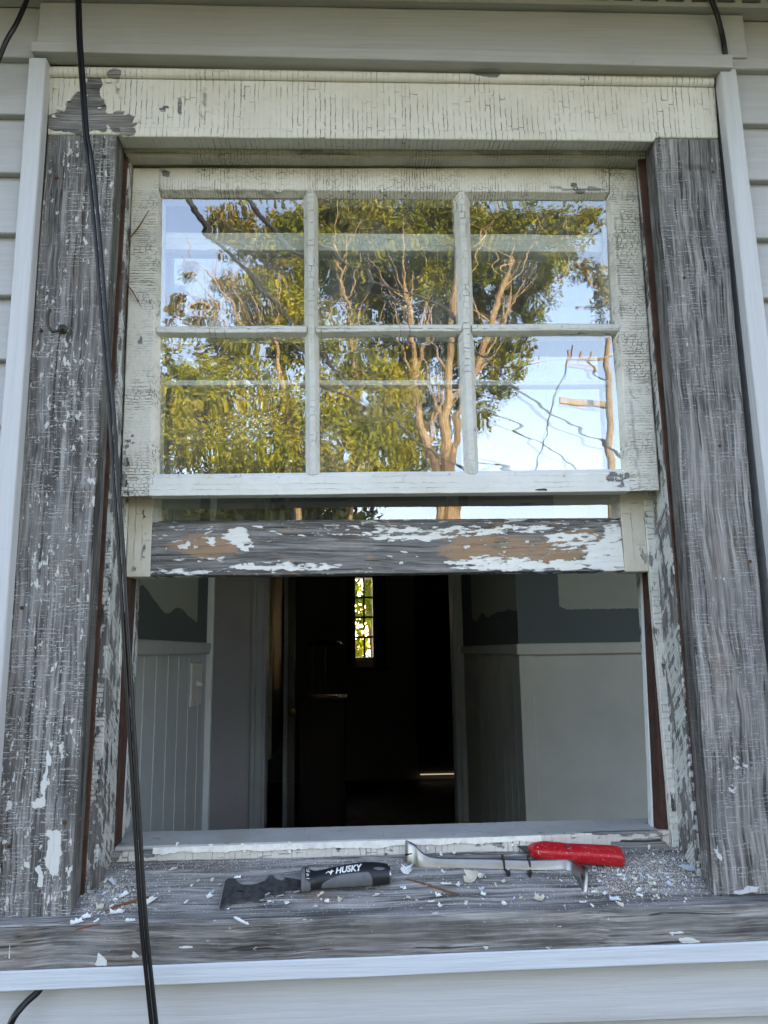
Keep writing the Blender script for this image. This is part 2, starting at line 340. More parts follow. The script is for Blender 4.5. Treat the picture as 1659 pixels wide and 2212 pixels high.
CREAM = (.72,.695,.62)
m_head = paint('crazed_cream_paint_tall', ('z',115,16), CREAM, ax='x')
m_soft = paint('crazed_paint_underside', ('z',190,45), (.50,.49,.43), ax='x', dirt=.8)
m_toprail = paint('crazed_paint_rail', ('z',210,95), CREAM, ax='x', crackw=.07)
m_stile = paint('crazed_paint_stile', ('x',240,110), (.72,.70,.62), ax='z', crackw=.07)
m_brail = paint('smooth_old_paint', ('x',110,14), (.72,.72,.68), ax='x', crack=.45, peel=.0)
m_munt = paint('muntin_paint', ('x',90,60), (.64,.64,.59), ax='x', crack=.9, peel=.14, dirt=.9)
m_under = paint('shaded_paint_underside', (60,40,60), (.40,.40,.36), ax='x', peel=.06)
m_lrail = paint('flaking_paint_lower_rail', ('x',90,10), (.80,.80,.76), ax='x', crack=.25, peel=.455, tan=True, patch_scale=(46,40,210), wood_tone=.82)
m_lstile = paint('yellowed_paint', ('z',60,14), (.64,.60,.50), ax='z', crack=.6, peel=.13, dirt=1, patch_scale=(60,60,30))
m_bead = paint('parting_bead_paint', ('x',110,60), (.66,.67,.62), ax='z', crack=.8, peel=.26, patch_scale=(90,60,22))
m_chan = paint('alligatored_paint', ('x',150,120), (.55,.57,.55), ax='z', peel=.34, crackw=.12, patch_scale=(60,60,20), wood_tone=.75)
m_stop = paint('inner_stop_paint', ('x',60,20), (.62,.66,.66), ax='z', crack=.3, peel=.04, patch_scale=(120,60,20))
m_step = paint('sill_step_paint', ('z',100,70), (.60,.58,.53), ax='x', peel=.20, crack=1, patch_scale=(40,60,80))
m_stool = paint('stool_paint', ('z',10,8), (.52,.52,.505), ax='x', crack=.4, dirt=1, peel=.17, patch_scale=(26,60,60))
m_casl = weathered('weathered_casing_left', 'z', 1.5, 1.3, .88)
m_casr = weathered('weathered_casing_right', 'z', .35, .85, .98, white=(.58,.58,.60))
m_sill = weathered('weathered_sill', 'x', .3, .15, 1.15)
m_sillf = weathered('weathered_sill_front', 'x', .1, .05, .95)
m_jambw = weathered('dark_jamb_wood', 'z', .2, .3, .55, white=(.40,.45,.42))
m_red = plain('red_brown_bare_wood', (.060,.026,.017), .75, var=.5, sc=30, bump=.0006)
m_strip = plain('copper_weatherstrip', (.085,.038,.022), .6, var=.7, sc=25, metal=.25)
m_dark = plain('dark_gap', (.012,.011,.012), .9)
m_vinT = vinyl('vinyl_siding', (.44,.44,.437))
m_vinJ = vinyl('vinyl_trim_upright', (.54,.555,.575), ax='z', dirt=.12)
m_vinH = vinyl('vinyl_trim_level', (.44,.44,.43), dirt=.5)
m_vinB = vinyl('vinyl_trim_lower', (.56,.60,.65), dirt=.12)
m_soffit = plain('soffit_vinyl', (.50,.50,.47), .5)
m_glass = glass_mat(); m_clear = clear_mat()
m_putty = plain('window_putty', (.42,.43,.40), .8, var=.4, sc=120, bump=.0006)

# ------------------------------------------------------------------ ground and house shell
g = MB(); n = 14
V = []; F = []
xs = [-400,-120,-50,-25,-12,-6,0,6,12,25,50,120,400]
for yy in xs:
    for xx in xs: V.append((xx, yy, -1.28 + .05*math.sin(xx*.3)*math.cos(yy*.23)))
for j in range(12):
    for i in range(12): F.append((j*13+i, j*13+i+1, (j+1)*13+i+1, (j+1)*13+i))
g.add(V, F)
mg = M('lawn'); gc = mg.mix(mg.step(mg.noise((1.5,1.5,1.5), detail=8, rough=.7), .35, .65), (.045,.06,.02), (.09,.085,.04))
tag(g.build('ground', mg.done(gc, .95, mg.bump(mg.noise((30,30,30), detail=5), .8, .02))), kind='structure')

m_wallw = plain('house_body', (.45,.45,.43), .7)
m_roof = plain('roof_shingles', (.07,.065,.06), .9, sc=12, bump=.004)
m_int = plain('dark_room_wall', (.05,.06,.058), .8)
XL, XR = -4.2, 5.0; ZT = 2.9
house = thing('house', (0, 4, -1.28), 'the grey house whose wall the open window is set in', 'house')
h = MB()
# outer shell with an opening for the window, thick walls
h.block(*bx(XL, -.545, .001, .14, -1.28, ZT), cell=9).block(*bx(.56, 1.15, .001, .14, -1.28, ZT), cell=9).block(*bx(2.45, XR, .001, .14, -1.28, ZT), cell=9)
h.block(*bx(1.15, 2.45, .001, .14, -1.28, -.05), cell=9).block(*bx(1.15, 2.45, .001, .14, 1.16, ZT), cell=9)  # wall above and below the added opening that brightens the room
h.block(*bx(-.545, .56, .002, .14, -1.28, -.04), cell=9).block(*bx(-.545, .56, .04, .14, 1.29, ZT), cell=9)
h.block(*bx(XL-.14, XL, .0, 8.2, -1.28, ZT), cell=9).block(*bx(XR, XR+.14, .0, 8.2, -1.28, ZT), cell=9)
wp = [at(u, v, 7.0) for u, v in ((767,1248),(804,1248),(804,1420),(767,1420))]; fx0, fx1, fz0, fz1 = wp[0][0], wp[1][0], wp[3][2], wp[0][2]
h.block(*bx(XL, fx0, 7.0, 7.2, -1.28, ZT), cell=9).block(*bx(fx1, XR, 7.0, 7.2, -1.28, ZT), cell=9)
h.block(*bx(fx0, fx1, 7.0, 7.2, -1.28, fz0), cell=9).block(*bx(fx0, fx1, 7.0, 7.2, fz1, ZT), cell=9)
h.build('outer_wall', m_wallw, house, smooth=False)
r = MB(); 
V = [(XL-.5,-.40,1.62),(XR+.5,-.40,1.62),(XR+.5,3.6,3.9),(XL-.5,3.6,3.9),(XL-.5,7.7,1.72),(XR+.5,7.7,1.72)]
V2 = [(a,b,c-.12) for a,b,c in V]
r.add(V+V2, [(0,1,2,3),(3,2,5,4),(6,9,8,7),(9,10,11,8),(0,6,7,1),(4,5,11,10),(0,3,9,6),(3,4,10,9),(1,7,8,2),(2,8,11,5)])
r.build('roof', m_roof, house, smooth=False)
e = MB().block(*bx(XL-.5, XR+.5, -.38, .0, 1.46, 1.485), cell=9).block(*bx(XL-.5, XR+.5, -.41, -.385, 1.43, 1.75), cell=9)
e.build('soffit', m_soffit, house, smooth=False)

# ------------------------------------------------------------------ vinyl siding
sid = thing('vinyl_siding', (0, 0, -1.28), 'grey horizontal vinyl siding around the old window', 'siding')
def courses(x0, x1, ztop, zbot, y_hi=-.004, y_lo=-.0165):
    mb = MB(); k = -2; e0 = 1.281; prof = []
    for k in range(-3, 30):
        zl = e0 - .1015*k; zh = zl + .1015
        if zh > ztop+.0001 and zl > ztop: continue
        if zh < zbot: break
        prof.append((min(zh, ztop), max(zl, zbot)))
    for zh, zl in prof:
        if zh - zl < .004: continue
        full = (zh-zl) > .09
        P = [(zh, y_hi), (zl+.016, y_lo+.0015), (zl+.009, y_lo), (zl+.0015, y_lo), (zl, y_lo+.0015), (zl, y_hi+.001)] if zh-zl > .02 else [(zh, y_lo+.002), (zl, y_lo), (zl, y_hi)]
        N = max(1, int((x1-x0)/.05)); N = min(N, 40); V = []; F = []
        for i in range(N+1):
            x = x0+(x1-x0)*i/N
            for z, y in P: V.append((x, y + .0006*NZ.noise(Vector((x*6, z*11, 1))), z + .0006*NZ.noise(Vector((x*3, z*9, 5)))))
        q = len(P)
        for i in range(N):
            for j in range(q-1): F.append((i*q+j, i*q+j+1, (i+1)*q+j+1, (i+1)*q+j))
        mb.add(V, F)
    return mb
jl = [at(97,150,-.022)[0], at(1555,150,-.022)[0]]
courses(XL, -.556, 1.3825, -.6).build('siding_panel', m_vinT, sid)
courses(.572, 1.13, 1.3825, -.6).build('siding_panel', m_vinT, sid)
courses(2.47, XR, 1.3825, -.6).build('siding_panel', m_vinT, sid)
courses(1.13, 2.47, 1.3825, 1.18).build('siding_panel', m_vinT, sid)
courses(1.13, 2.47, -.07, -.6).build('siding_panel', m_vinT, sid)
tt = MB().block([(-.558,-.0185,1.3815),(.60,-.0185,1.3815),(.60,-.0195,1.30),(-.558,-.0195,1.30)], [(-.558,-.003,1.3815),(.60,-.003,1.3815),(.60,-.003,1.30),(-.558,-.003,1.30)], cell=.03, amp=.0006)
tt.build('siding_panel', m_vinT, sid, bevel=.0015)
lowz = at(830, 2110, -.033)[2]-.004
courses(-.556, .572, -.068, -1.2, y_lo=-.020).build('siding_panel', m_vinT, sid)
# hem strip at the very top, slots punched through
hm = MB().block(*bx(-.9, 1.2, -.032, -.004, 1.3835, 1.392), cell=.05).block(*bx(-.9, 1.2, -.032, -.004, 1.400, 1.455), cell=.05)
x = -.88
while x < 1.18:
    hm.block(*bx(x, x+.012, -.0315, -.0045, 1.3915, 1.4005), cell=.05); x += .043
hm.build('nail_hem', m_vinH, sid, bevel=.001)
nw = thing('added_light_window', (1.8, .05, -.05), 'added open window out of view at right, letting more light into the room', 'window')  # out of view; added so that more daylight reaches the interior walls
for q_ in ((1.12,1.20,-.05,1.16),(2.40,2.48,-.05,1.16),(1.12,2.48,1.1605,1.22),(1.10,2.50,-.10,-.0505)):
    MB().block(*bx(q_[0], q_[1], -.024, .15, q_[2], q_[3]), cell=1).build('frame_board', m_vinB, nw, bevel=.003)
# trim channel round the old casing
tr = MB(); tr.block(*front([(66,88),(1584,117),(1584,146),(66,110)], -.030, .0), cell=.03, amp=.0004)
tr.build('head_trim', m_vinH, sid, bevel=.0015)
x0, x1 = at(60,150,-.022)[0], at(98,150,-.022)[0]
zz = at(98,124,-.022)[2]
MB().block([(x0,-.022,zz),(x1,-.022,zz),(x1-.0,-.022,.0),(x0,-.022,.0)], [(x0,-.0,zz),(x1,-.0,zz),(x1,-.0,.0),(x0,-.0,.0)], cell=.03, amp=.0004).build('side_trim', m_vinJ, sid, bevel=.002)
x0, x1 = at(1556,150,-.022)[0], at(1591,150,-.022)[0]; zz = at(1556,148,-.022)[2]
MB().block([(x0,-.022,zz),(x1,-.022,zz),(x1+.012,-.022,.0),(x0+.004,-.022,.0)], [(x0,-.0,zz),(x1,-.0,zz),(x1+.012,-.0,.0),(x0+.004,-.0,.0)], cell=.03, amp=.0004).build('side_trim', m_vinJ, sid, bevel=.002)
qa = at(0,2099,-.033); qb = at(1659,2034,-.033); qc = at(0,2143,-.033); qd = at(1659,2076,-.033)
def ext(a, b, x): t = (x-a[0])/(b[0]-a[0]); return a + (b-a)*t
F = [ext(qa,qb,-.72), ext(qa,qb,.72), ext(qc,qd,.72), ext(qc,qd,-.72)]; B = [np.array([p[0], -.002, p[2]]) for p in F]
MB().block(F, B, cell=.03, amp=.0005).build('sill_trim', m_vinB, sid, bevel=.0015)

# ------------------------------------------------------------------ window frame
wf = thing('window_frame', (0, .05, 0), 'old wooden window frame with peeling white head and weathered grey side boards', 'window frame')
def blobs(lst, y):
    out = []
    for u, v, ru, rv, s in lst:
        c = at(u, v, y); ex = at(u+ru, v, y); ez = at(u, v+rv, y); out.append((c[0], c[2], abs(ex[0]-c[0]), abs(ez[2]-c[2]), s))
    return out
def warpp(p, a=.0055, b=.0018):
    n = NZ.noise_vector(Vector(p)*55); k = NZ.noise_vector(Vector(p)*210); return p[0]+n[0]*a+k[0]*b, p[1]+n[1]*a+k[1]*b, p[2]+n[2]*a+k[2]*b
def bl(p, lst):
    m = 0; p = warpp(p)
    for cx, cz, rx, rz, s in lst:
        d = ((p[0]-cx)/rx)**2 + ((p[2]-cz)/rz)**2
        if d < 1.7: m = s*min(1, max(0, 1.7-d)) if abs(s*min(1, max(0, 1.7-d))) > abs(m) else m
    return m
# white patches on the left board
wl = blobs([(95,1690,9,30,.75),(82,1735,14,14,.75),(102,1640,7,24,.7),(118,1840,15,48,.8),(88,1890,9,24,.7),(132,1625,7,30,.6),(15,1740,9,24,.6),(12,1830,10,22,.5),(60,1870,10,10,.6),(105,1800,8,10,.7),
            (135,790,6,30,.4),(95,1940,6,8,.6),(82,1480,7,12,.55),(70,1330,9,9,.6),(150,1640,6,22,.5),(58,1590,5,18,.4),(150,540,14,40,.36),(160,470,40,14,.32),(178,930,8,16,.5),(105,920,14,30,.45),(120,1100,12,40,.35),(100,1270,10,40,.32),(178,1130,7,30,.4),(140,1580,30,60,.2),(190,780,6,14,.5),(105,980,10,60,.3)], 0)
dl = blobs([(178,1085,5,30,.9),(172,1215,6,16,.7),(205,700,8,200,.3),(190,1800,14,260,.35),(150,1700,12,70,.5),(140,1830,5,60,.7),(60,1560,4,40,.7),(112,625,22,6,.0)], 0)
def f_cl(p): return bl(p, wl), bl(p, dl)
o = at(-27,1994,0)
cl = MB().block([at(102,291,0), at(253,291,0), at(150,1991,0), o], [np.array([at(102,291,0)[0],.036,at(102,291,0)[2]]), np.array([at(253,291,0)[0],.036,at(253,291,0)[2]]), np.array([at(150,1991,0)[0],.036,at(150,1991,0)[2]+.008]), np.array([o[0],.036,o[2]+.008])], cell=.005, fn=f_cl, amp=.0010)
casL = cl.build('casing', m_casl, wf, bevel=.0022); tag(casL, 'left side board, grey wood full of white paint flecks')
wr = blobs([(1590,1560,12,10,.5),(1605,1600,10,30,.42),(1600,1650,22,26,.5),(1585,1700,10,12,.6),(1555,1840,7,20,.6),(1610,1927,26,8,.8),(1555,1690,6,40,.5),(1480,660,9,60,.40),(1520,560,60,6,.35),(1560,1250,8,10,.5),
            (1480,380,24,60,.30),(1530,500,30,90,.26)], 0)
dr = blobs([(1558,965,6,6,.0),(1500,360,28,6,.5),(1590,1320,20,90,.22),(1470,560,5,30,.5)], 0)
cr = MB(); F = [at(1422,297,0), at(1552,299,0), at(1705,1931,0), at(1544,1936,0)]; F[0] = at(1412,298,0)
cr.block(F, [np.array([F[0][0],.036,F[0][2]]), np.array([F[1][0],.036,F[1][2]]), np.array([F[2][0],.036,F[2][2]+.008]), np.array([F[3][0],.036,F[3][2]+.008])], cell=.005, fn=lambda p: (bl(p, wr), bl(p, dr)), amp=.0010)
tag(cr.build('casing', m_casr, wf, bevel=.0022), 'right side board, smoother grey wood with cross scratches')
# head board: bead, fascia, lip
hp = blobs([(185,235,38,40,.62),(130,262,60,16,.9),(215,255,60,12,.6),(262,262,30,22,.62),(200,190,16,30,.85),(388,232,5,17,1.0),(352,234,8,5,.9),(163,225,30,22,.35),(160,275,70,12,.8)], -.002)
hd = blobs([(256,190,2,22,.8),(438,220,2.2,30,.8)], -.002)
hc = MB().block(*front([(105,162),(1545,186),(1552,297),(102,290)], -.002, .034), cell=.005, fn=lambda p: (bl(p, hp), bl(p, hd)), amp=.0007)
head = hc.build('head_board', m_head, wf, bevel=.002)
bp = blobs([(244,159,14,9,1.0),(1047,157,30,8,1.0)], -.01)
P = []
A0, A1 = at(106,152,-.008), at(1542,174,-.008)
mb = MB(); N = 300; V = []; F_ = []; a_ = []
for i in range(N+1):
    t = i/N; c = A0*(1-t)+A1*t
    for k in range(9):
        an = math.radians(115 - 230*k/8); p = c + np.array([0, -.006*math.cos(an) + .004, .0085*math.sin(an)]) + np.array([0, .0004*NZ.noise(Vector((c[0]*40,k,0))), 0]); V.append(p); a_.append(bl(p, bp))
for i in range(N):
    for k in range(8): F_.append((i*9+k, i*9+k+1, (i+1)*9+k+1, (i+1)*9+k))
F_.append(tuple(range(9))); F_.append(tuple(N*9+k for k in range(8,-1,-1)))
mb.add(V, F_, a=a_); mb.block(*front([(106,143),(1542,165),(1542,186),(106,163)], -.003, .0), cell=.02)
mb.build('bead_moulding', m_head, head)
lp = blobs([(262,283,30,8,.8),(820,295,200,3,.25),(1000,283,150,3,.22)], -.006)
MB().block(*front([(256,274),(1424,283),(1413,304),(262,295)], -.0065, -.002), cell=.004, fn=lambda p: (bl(p, lp), 0), amp=.0009).build('drip_lip', m_head, head, bevel=.0018)
# blind stop under the head, seen from below
z0 = at(830,341,.036)[2]
sp = blobs([(690,326,60,5,.7),(340,325,60,4,.8),(1120,328,100,4,.7),(1300,330,60,4,.6)], .03)
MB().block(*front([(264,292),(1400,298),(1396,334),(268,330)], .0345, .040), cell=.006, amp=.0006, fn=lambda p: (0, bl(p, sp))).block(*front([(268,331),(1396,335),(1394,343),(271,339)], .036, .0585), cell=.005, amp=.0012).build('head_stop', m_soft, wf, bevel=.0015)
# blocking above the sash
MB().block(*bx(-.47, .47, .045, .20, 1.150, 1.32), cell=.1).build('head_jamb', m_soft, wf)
# jambs: the channel wall at each side, weatherstrip, parting bead, inner stop
def side(sgn, uv0, uv1, y0, y1, xo, mat, name, cell=.006, amp=.0006, fn=None, par=None, lab=None, bev=.0012, ztop=None):
    # piece with a visible inner edge through uv0 (upper) and uv1 (lower) at depth y0; runs down to the sill
    p, q = at(*uv0, y0), at(*uv1, y0)
    zt = ztop if ztop is not None else 1.16; zb = sill_z(y0)-.004
    xa = p[0] + (q[0]-p[0])*(zt-p[2])/(q[2]-p[2]); xb = p[0] + (q[0]-p[0])*(zb-p[2])/(q[2]-p[2])
    if sgn > 0: F = [(xa,y0,zt),(xo,y0,zt),(xo,y0,zb),(xb,y0,zb)]
    else: F = [(xo,y0,zt),(xa,y0,zt),(xb,y0,zb),(xo,y0,zb)]
    B = [(a, y1, b2 + (0 if i < 2 else .4*(y1-y0))) for i, (a, _, b2) in enumerate(F)]
    o = MB().block(F, B, cell=cell, amp=amp, fn=fn).build(name, mat, par or wf, bevel=bev)
    if lab: tag(o, lab)
    return o
EDGE = {}
# weatherstrip (thin copper coloured edge)
side(1, (1395,520), (1493,1600), .0365, .041, .4400, m_strip, 'weatherstrip', amp=.0002, bev=.0006, lab='red brown strip in the right channel')
side(-1, (272,400), (201,1600), .0365, .041, -.4460, m_strip, 'weatherstrip', amp=.0002, bev=.0006, lab='red brown strip in the left channel')
side(1, (1410.5,300), (1542.5,1934), .0012, .0362, .455, m_jambw, 'reveal_board', amp=.0003, bev=.0008, ztop=1.157)
side(-1, (254.5,300), (151.5,1990), .0012, .0362, -.455, m_jambw, 'reveal_board', amp=.0003, bev=.0008, ztop=1.157)
cp = blobs([(1465,1500,20,200,-.12),(1455,1800,30,120,-.1)], .1)
side(1, (1398,520), (1484,1600), .0415, .20, .47, m_chan, 'jamb', cell=.006, amp=.0007)
side(-1, (276,400), (223,1600), .0415, .20, -.47, m_chan, 'jamb', cell=.006, amp=.0007)
side(1, (1392,1090), (1434,1600), .1005, .113, .4445, m_bead, 'parting_bead', amp=.0006, lab='right parting bead with alligatored white paint')
side(-1, (277,1090), (249,1600), .1005, .113, -.4465, m_bead, 'parting_bead', amp=.0006, lab='left parting bead, white paint half flaked off')
side(1, (1404,1250), (1421,1600), .1135, .1475, .452, m_red, 'sash_channel', amp=.0003)
side(-1, (282,1250), (262,1600), .1135, .1475, -.452, m_red, 'sash_channel', amp=.0003)
side(1, (1389,1250), (1402,1600), .148, .165, .47, m_stop, 'inner_stop', amp=.0009, bev=.002)
side(-1, (290,1250), (272,1600), .148, .165, -.47, m_stop, 'inner_stop', amp=.0009, bev=.002)
# sill: sloped board projecting in front of the side boards
sx = blobs([(230,2020,40,6,.5),(200,2075,18,8,.72),(300,1960,40,20,.3),(60,2080,40,10,.25)], -.03)
sf = blobs([(215,2083,13,9,.85),(290,2062,9,8,.8),(210,2072,8,6,.8),(20,2050,3,26,.6),(60,2040,3,14,.5),(400,2046,18,4,.8),(1460,2013,20,4,.85),(1490,2031,22,7,.85),(1130,2072,22,5,.8),(896,2070,8,10,.8),(1060,2078,30,3,.6),(1370,2044,20,3,.3),(1030,2036,24,8,.34),(1600,2052,60,3,.5),(100,2100,120,2,.4)], -.03)
sd2 = blobs([(860,2010,420,12,.35),(780,2040,90,30,.35),(640,2020,60,20,.3),(300,1915,80,30,.2)], -.03)
def sbl(lst):
    out = []
    for u, v, ru, rv, s in lst:
        c = atsill(u, v); ex = atsill(u+ru, v); ey = atsill(u, v+rv); out.append((c[0], c[1], abs(ex[0]-c[0]), abs(ey[1]-c[1]), s))
    return out
def blxy(p, lst):
    m = 0; p = warpp((p[0], p[1], 0), .008, .002)
    for cx, cy_, rx, ry, s in lst:
        d = ((p[0]-cx)/rx)**2 + ((p[1]-cy_)/ry)**2
        if d < 1.7: m = s*min(1, max(0, 1.7-d)) if abs(s*min(1, max(0, 1.7-d))) > abs(m) else m
    return m
NX = 260; ys = [-.03,-.0285,-.024,-.016,-.008,0,.008,.016,.024,.032,.04,.048,.056,.064,.072,.08,.088,.096,.104]
ss = MB(); V = []; F = []; xsill = np.linspace(-.66, .66, NX+1); a_ = []; b_ = []
gutter = sbl([(330,1865,200,16,.7),(560,1870,400,10,.4),(1400,1840,60,14,.8)])
for xx in xsill:
    for k, yy in enumerate(ys):
        z = sill_z(yy) + .0008*NZ.noise(Vector((xx*9, yy*60, 0))) - (.0016 if k == 0 else 0) + .0022*max(0, NZ.noise(Vector((xx*60, yy*60, 3))))*(1 if yy > .07 else .25)
        V.append((xx, yy - (.0 if k else 0), z)); a_.append(0); b_.append(.5*blxy((xx,yy), gutter))
q = len(ys)
for i in range(NX):
    for j in range(q-1): F.append((i*q+j, i*q+j+1, (i+1)*q+j+1, (i+1)*q+j))
ss.add(V, F, a=a_, b=b_)
sill = ss.build('sill', m_sill, wf)
L0 = ext(at(0,2004,-.0305), at(1659,1952,-.0305), -.66); R0 = ext(at(0,2004,-.0305), at(1659,1952,-.0305), .66)
L1 = ext(at(0,2100,-.0305), at(1659,2035,-.0305), -.66); R1 = ext(at(0,2100,-.0305), at(1659,2035,-.0305), .66)
L0[2] -= .0006; R0[2] -= .0006
MB().block([L0,R0,R1,L1], [np.array([p[0], -.004, p[2]-.003]) for p in (L0,R0,R1,L1)], cell=.0045, fn=lambda p: (bl(p, sf), bl(p, sd2)), amp=.0006).build('sill_nose', m_sillf, sill, bevel=.002)
# step and inner stool
tb = blobs([(470,1850,160,10,-.3),(1330,1795,90,6,.5),(1380,1828,60,14,.45),(1060,1822,30,16,.12),(330,1845,30,12,.3),(1500,1800,20,10,.4),(250,1850,12,12,.5)], .10)
zst = at(830,1822,.10)[2]
F = [at(236,1843,.10), at(1450,1794,.10), at(1455,1832,.10), at(236,1866,.10)]
MB().block(F, [np.array([p[0], .1135, p[2]]) for p in F], cell=.004, fn=lambda p: (bl(p, tb), 0), amp=.0018).build('sill_step', m_step, wf, bevel=.003)
# ragged torn paint skin along the top edge of the step
mb = MB(); N = 330; top = []; 
for i in range(N+1):
    t = i/N; a = at(330,1837,.0985)*(1-t)+at(1170,1810,.0985)*t; 
    dr_ = .0045 + .0035*NZ.noise(Vector((i*.06,0,0))) + .002*NZ.noise(Vector((i*.3,4,0))) + .0045*max(0, NZ.noise(Vector((i*.025,8,0))))
    top.append((a+np.array([0,.0005,.0035]), a+np.array([0,-.0005-.0008*NZ.noise(Vector((i*.2,1,1))),-dr_])))
V = []; F = []
for a, b in top: V += [a, b, b+np.array([0,.0012,.0003]), a+np.array([0,.0012,0])]
for i in range(N):
    for k in range(4): F.append((i*4+k, (i+1)*4+k, (i+1)*4+(k+1)%4, i*4+(k+1)%4))
mb.add(V, F); mb.build('loose_paint', plain('loose_paint', (.74,.73,.68), .5, bump=.0005), wf)
F = [at(250,1800,.115), at(1440,1774,.115)]
mb = MB(); zs = zst
mb.block([(-.45,.1135,zs+.001),(.45,.1135,zs+.0045),(.45,.1135,zs-.03),(-.45,.1135,zs-.03)], [(-.45,.215,zs+.0005),(.45,.215,zs+.003),(.45,.215,zs-.03),(-.45,.215,zs-.03)], cell=.008, amp=.0008)
mb.build('stool', m_stool, wf, bevel=.003)
# nails and screws in the side boards
m_rust = plain('rusted_metal', (.14,.06,.03), .6, metal=.5, var=.6, sc=300)
def nail(u, v, r, par, y=0.0):
    c = at(u, v, y); mb = MB(); mb.tube([c+np.array([0,-.0012,0]), c+np.array([0,.002,0])], [r, r*.9], 12); mb.tube([c+np.array([0,-.0018,0]), c+np.array([0,-.001,0])], [r*.55, r*.75], 8)
    return mb.build('nail', m_rust, par)
for u, v in ((123,384),(226,339),(90,715),(48,1313),(20,1828),(140,1776)): nail(u, v, .0028, casL)
casR = [o for o in wf.children if o.name.startswith('casing')][-1]
for u, v in ((1540,372),(1555,963),(1620,1213),(1478,600)): nail(u, v, .0024, casR)

# ------------------------------------------------------------------ sashes
def bar(mb, Fq, Bq, y0, y1, yb, cell=.004, fn=None, amp=.0007):
    """moulded bar: front quad at y0, wider quad at y1 (the putty slope), straight body back to yb"""
    F = [at(*q, y0) for q in Fq]; B = [at(*q, y1) for q in Bq]; mb.block(F, B, cell=cell, fn=fn, amp=amp)
    C = [p.copy() for p in B]; c = sum(C)/4; C = [np.array([c[0]+(p[0]-c[0])*.999, y1+.0005, c[2]+(p[2]-c[2])*.985]) for p in C]
    mb.block(C, [np.array([p[0], yb, p[2]]) for p in C], cell=.02)
us = thing('upper_sash', (0, .08, .58), 'upper window sash of six glass panes in crazed cream paint', 'window sash')
Y0, YG, YB = .060, .0735, .099
tp = blobs([(358,375,10,7,.5),(1270,408,30,5,.75),(1240,400,8,5,.5),(420,368,60,2,.3)], Y0)
td = blobs([(500,411,140,2.4,.5),(1250,409,60,3,.95),(356,372,14,2,.8)], Y0)
mb = MB(); bar(mb, [(344,364),(1316,364),(1316,415),(344,409)], [(344,362),(1316,362),(1306,434),(350,428)], Y0, YG, YB, fn=lambda p: (bl(p, tp), bl(p, td)))
tag(mb.build('top_rail', m_toprail, us, bevel=.0012), 'top rail with fine upright cracks')
slb = blobs([(283,960,6,60,.3),(300,650,3,3,.9),(322,655,3,7,.8),(305,735,3,6,.8),(270,1000,8,80,.35),(274,1060,10,16,.3)], Y0)
sld = blobs([(262,700,3,330,.35)], Y0)
mb = MB(); bar(mb, [(287,364),(343.5,364),(321,1071),(261,1073)], [(287,362),(351,364),(345,1071),(261,1073)], Y0, YG, YB, fn=lambda p: (bl(p, slb), bl(p, sld)))
mb.build('stile', m_stile, us, bevel=.0014)
srb = blobs([(1400,1000,14,60,.2),(1385,900,3,60,.0),(1395,560,6,80,.15)], Y0); srd = blobs([(1335,560,2,90,.55),(1345,480,2,20,.8),(1368,900,2,120,.5),(1377,990,2,60,.5),(1340,650,2,40,.5)], Y0)
mb = MB(); bar(mb, [(1316.5,364),(1374,367),(1424,1060),(1362,1062)], [(1304,364),(1376,367),(1426,1060),(1345,1062)], Y0, YG, YB, fn=lambda p: (bl(p, srb), bl(p, srd)))
tag(mb.build('stile', m_stile, us, bevel=.0014), 'right stile with a long open crack')
bb = blobs([(1335,1030,26,14,.42),(1340,1050,14,5,.5),(1170,1058,14,3,.6),(600,1066,6,2,.4)], Y0)
mb = MB(); bar(mb, [(322,1031),(1361,1023),(1362.5,1062),(320.5,1072)], [(345,1024),(1342,1013),(1361.5,1062),(321.5,1072)], Y0, YG, YB, fn=lambda p: (bl(p, bb), 0))
mb.build('bottom_rail', m_brail, us, bevel=.0014)
for (tx0,tx1,tx2,tx3,bx0,bx1,bx2,bx3,tv,bv) in ((656,665,678,687,660,670,681,691,412,1026), (979,992,1004,1014,1001,1013,1027,1034,413,1024)):
    mb = MB(); bar(mb, [(tx1,tv),(tx2,tv),(bx2,bv),(bx1,bv)], [(tx0,tv+14),(tx3,tv+14),(bx3,bv-4),(bx0,bv-4)], Y0+.0005, YG, YB-.006, fn=None, amp=.0013)
    mb.build('muntin', m_munt, us, bevel=.001)
def mlerp(u, tab): return np.interp(u, *tab)
MV0 = ([340,1310],[707,701]); MV1 = ([340,1310],[718,713]); MV2 = ([340,1310],[731,727]); MVt = ([340,1310],[705,699])
for ua, ub, va, vb in ((338,663,348,660),(683,998,687,1003),(1020,1336,1024,1316)):
    mb = MB(); f = lambda u, t: float(np.interp(u, *t))
    bar(mb, [(ua,f(ua,MV0)),(ub,f(ub,MV0)),(ub,f(ub,MV1)),(ua,f(ua,MV1))], [(ua,f(ua,MVt)),(ub,f(ub,MVt)),(ub,f(ub,MV2)),(ua,f(ua,MV2))], Y0+.0012, YG, YB-.007, amp=.0013)
    mb.build('muntin', m_munt, us, bevel=.001)
def pane(q, y, par, tilt=0, name='pane'):
    F = [at(u, v, y) for u, v in q]; F = [p + np.array([0, 2.2*tilt*s, 0]) for p, s in zip(F, (1,1,-1,-1))]
    B = [p + np.array([0,.0025,0]) for p in F]
    mb = MB().block(F, B, cell=9, mi=1, front_mi=0); return mb.build(name, [m_glass, m_clear], par, smooth=False)
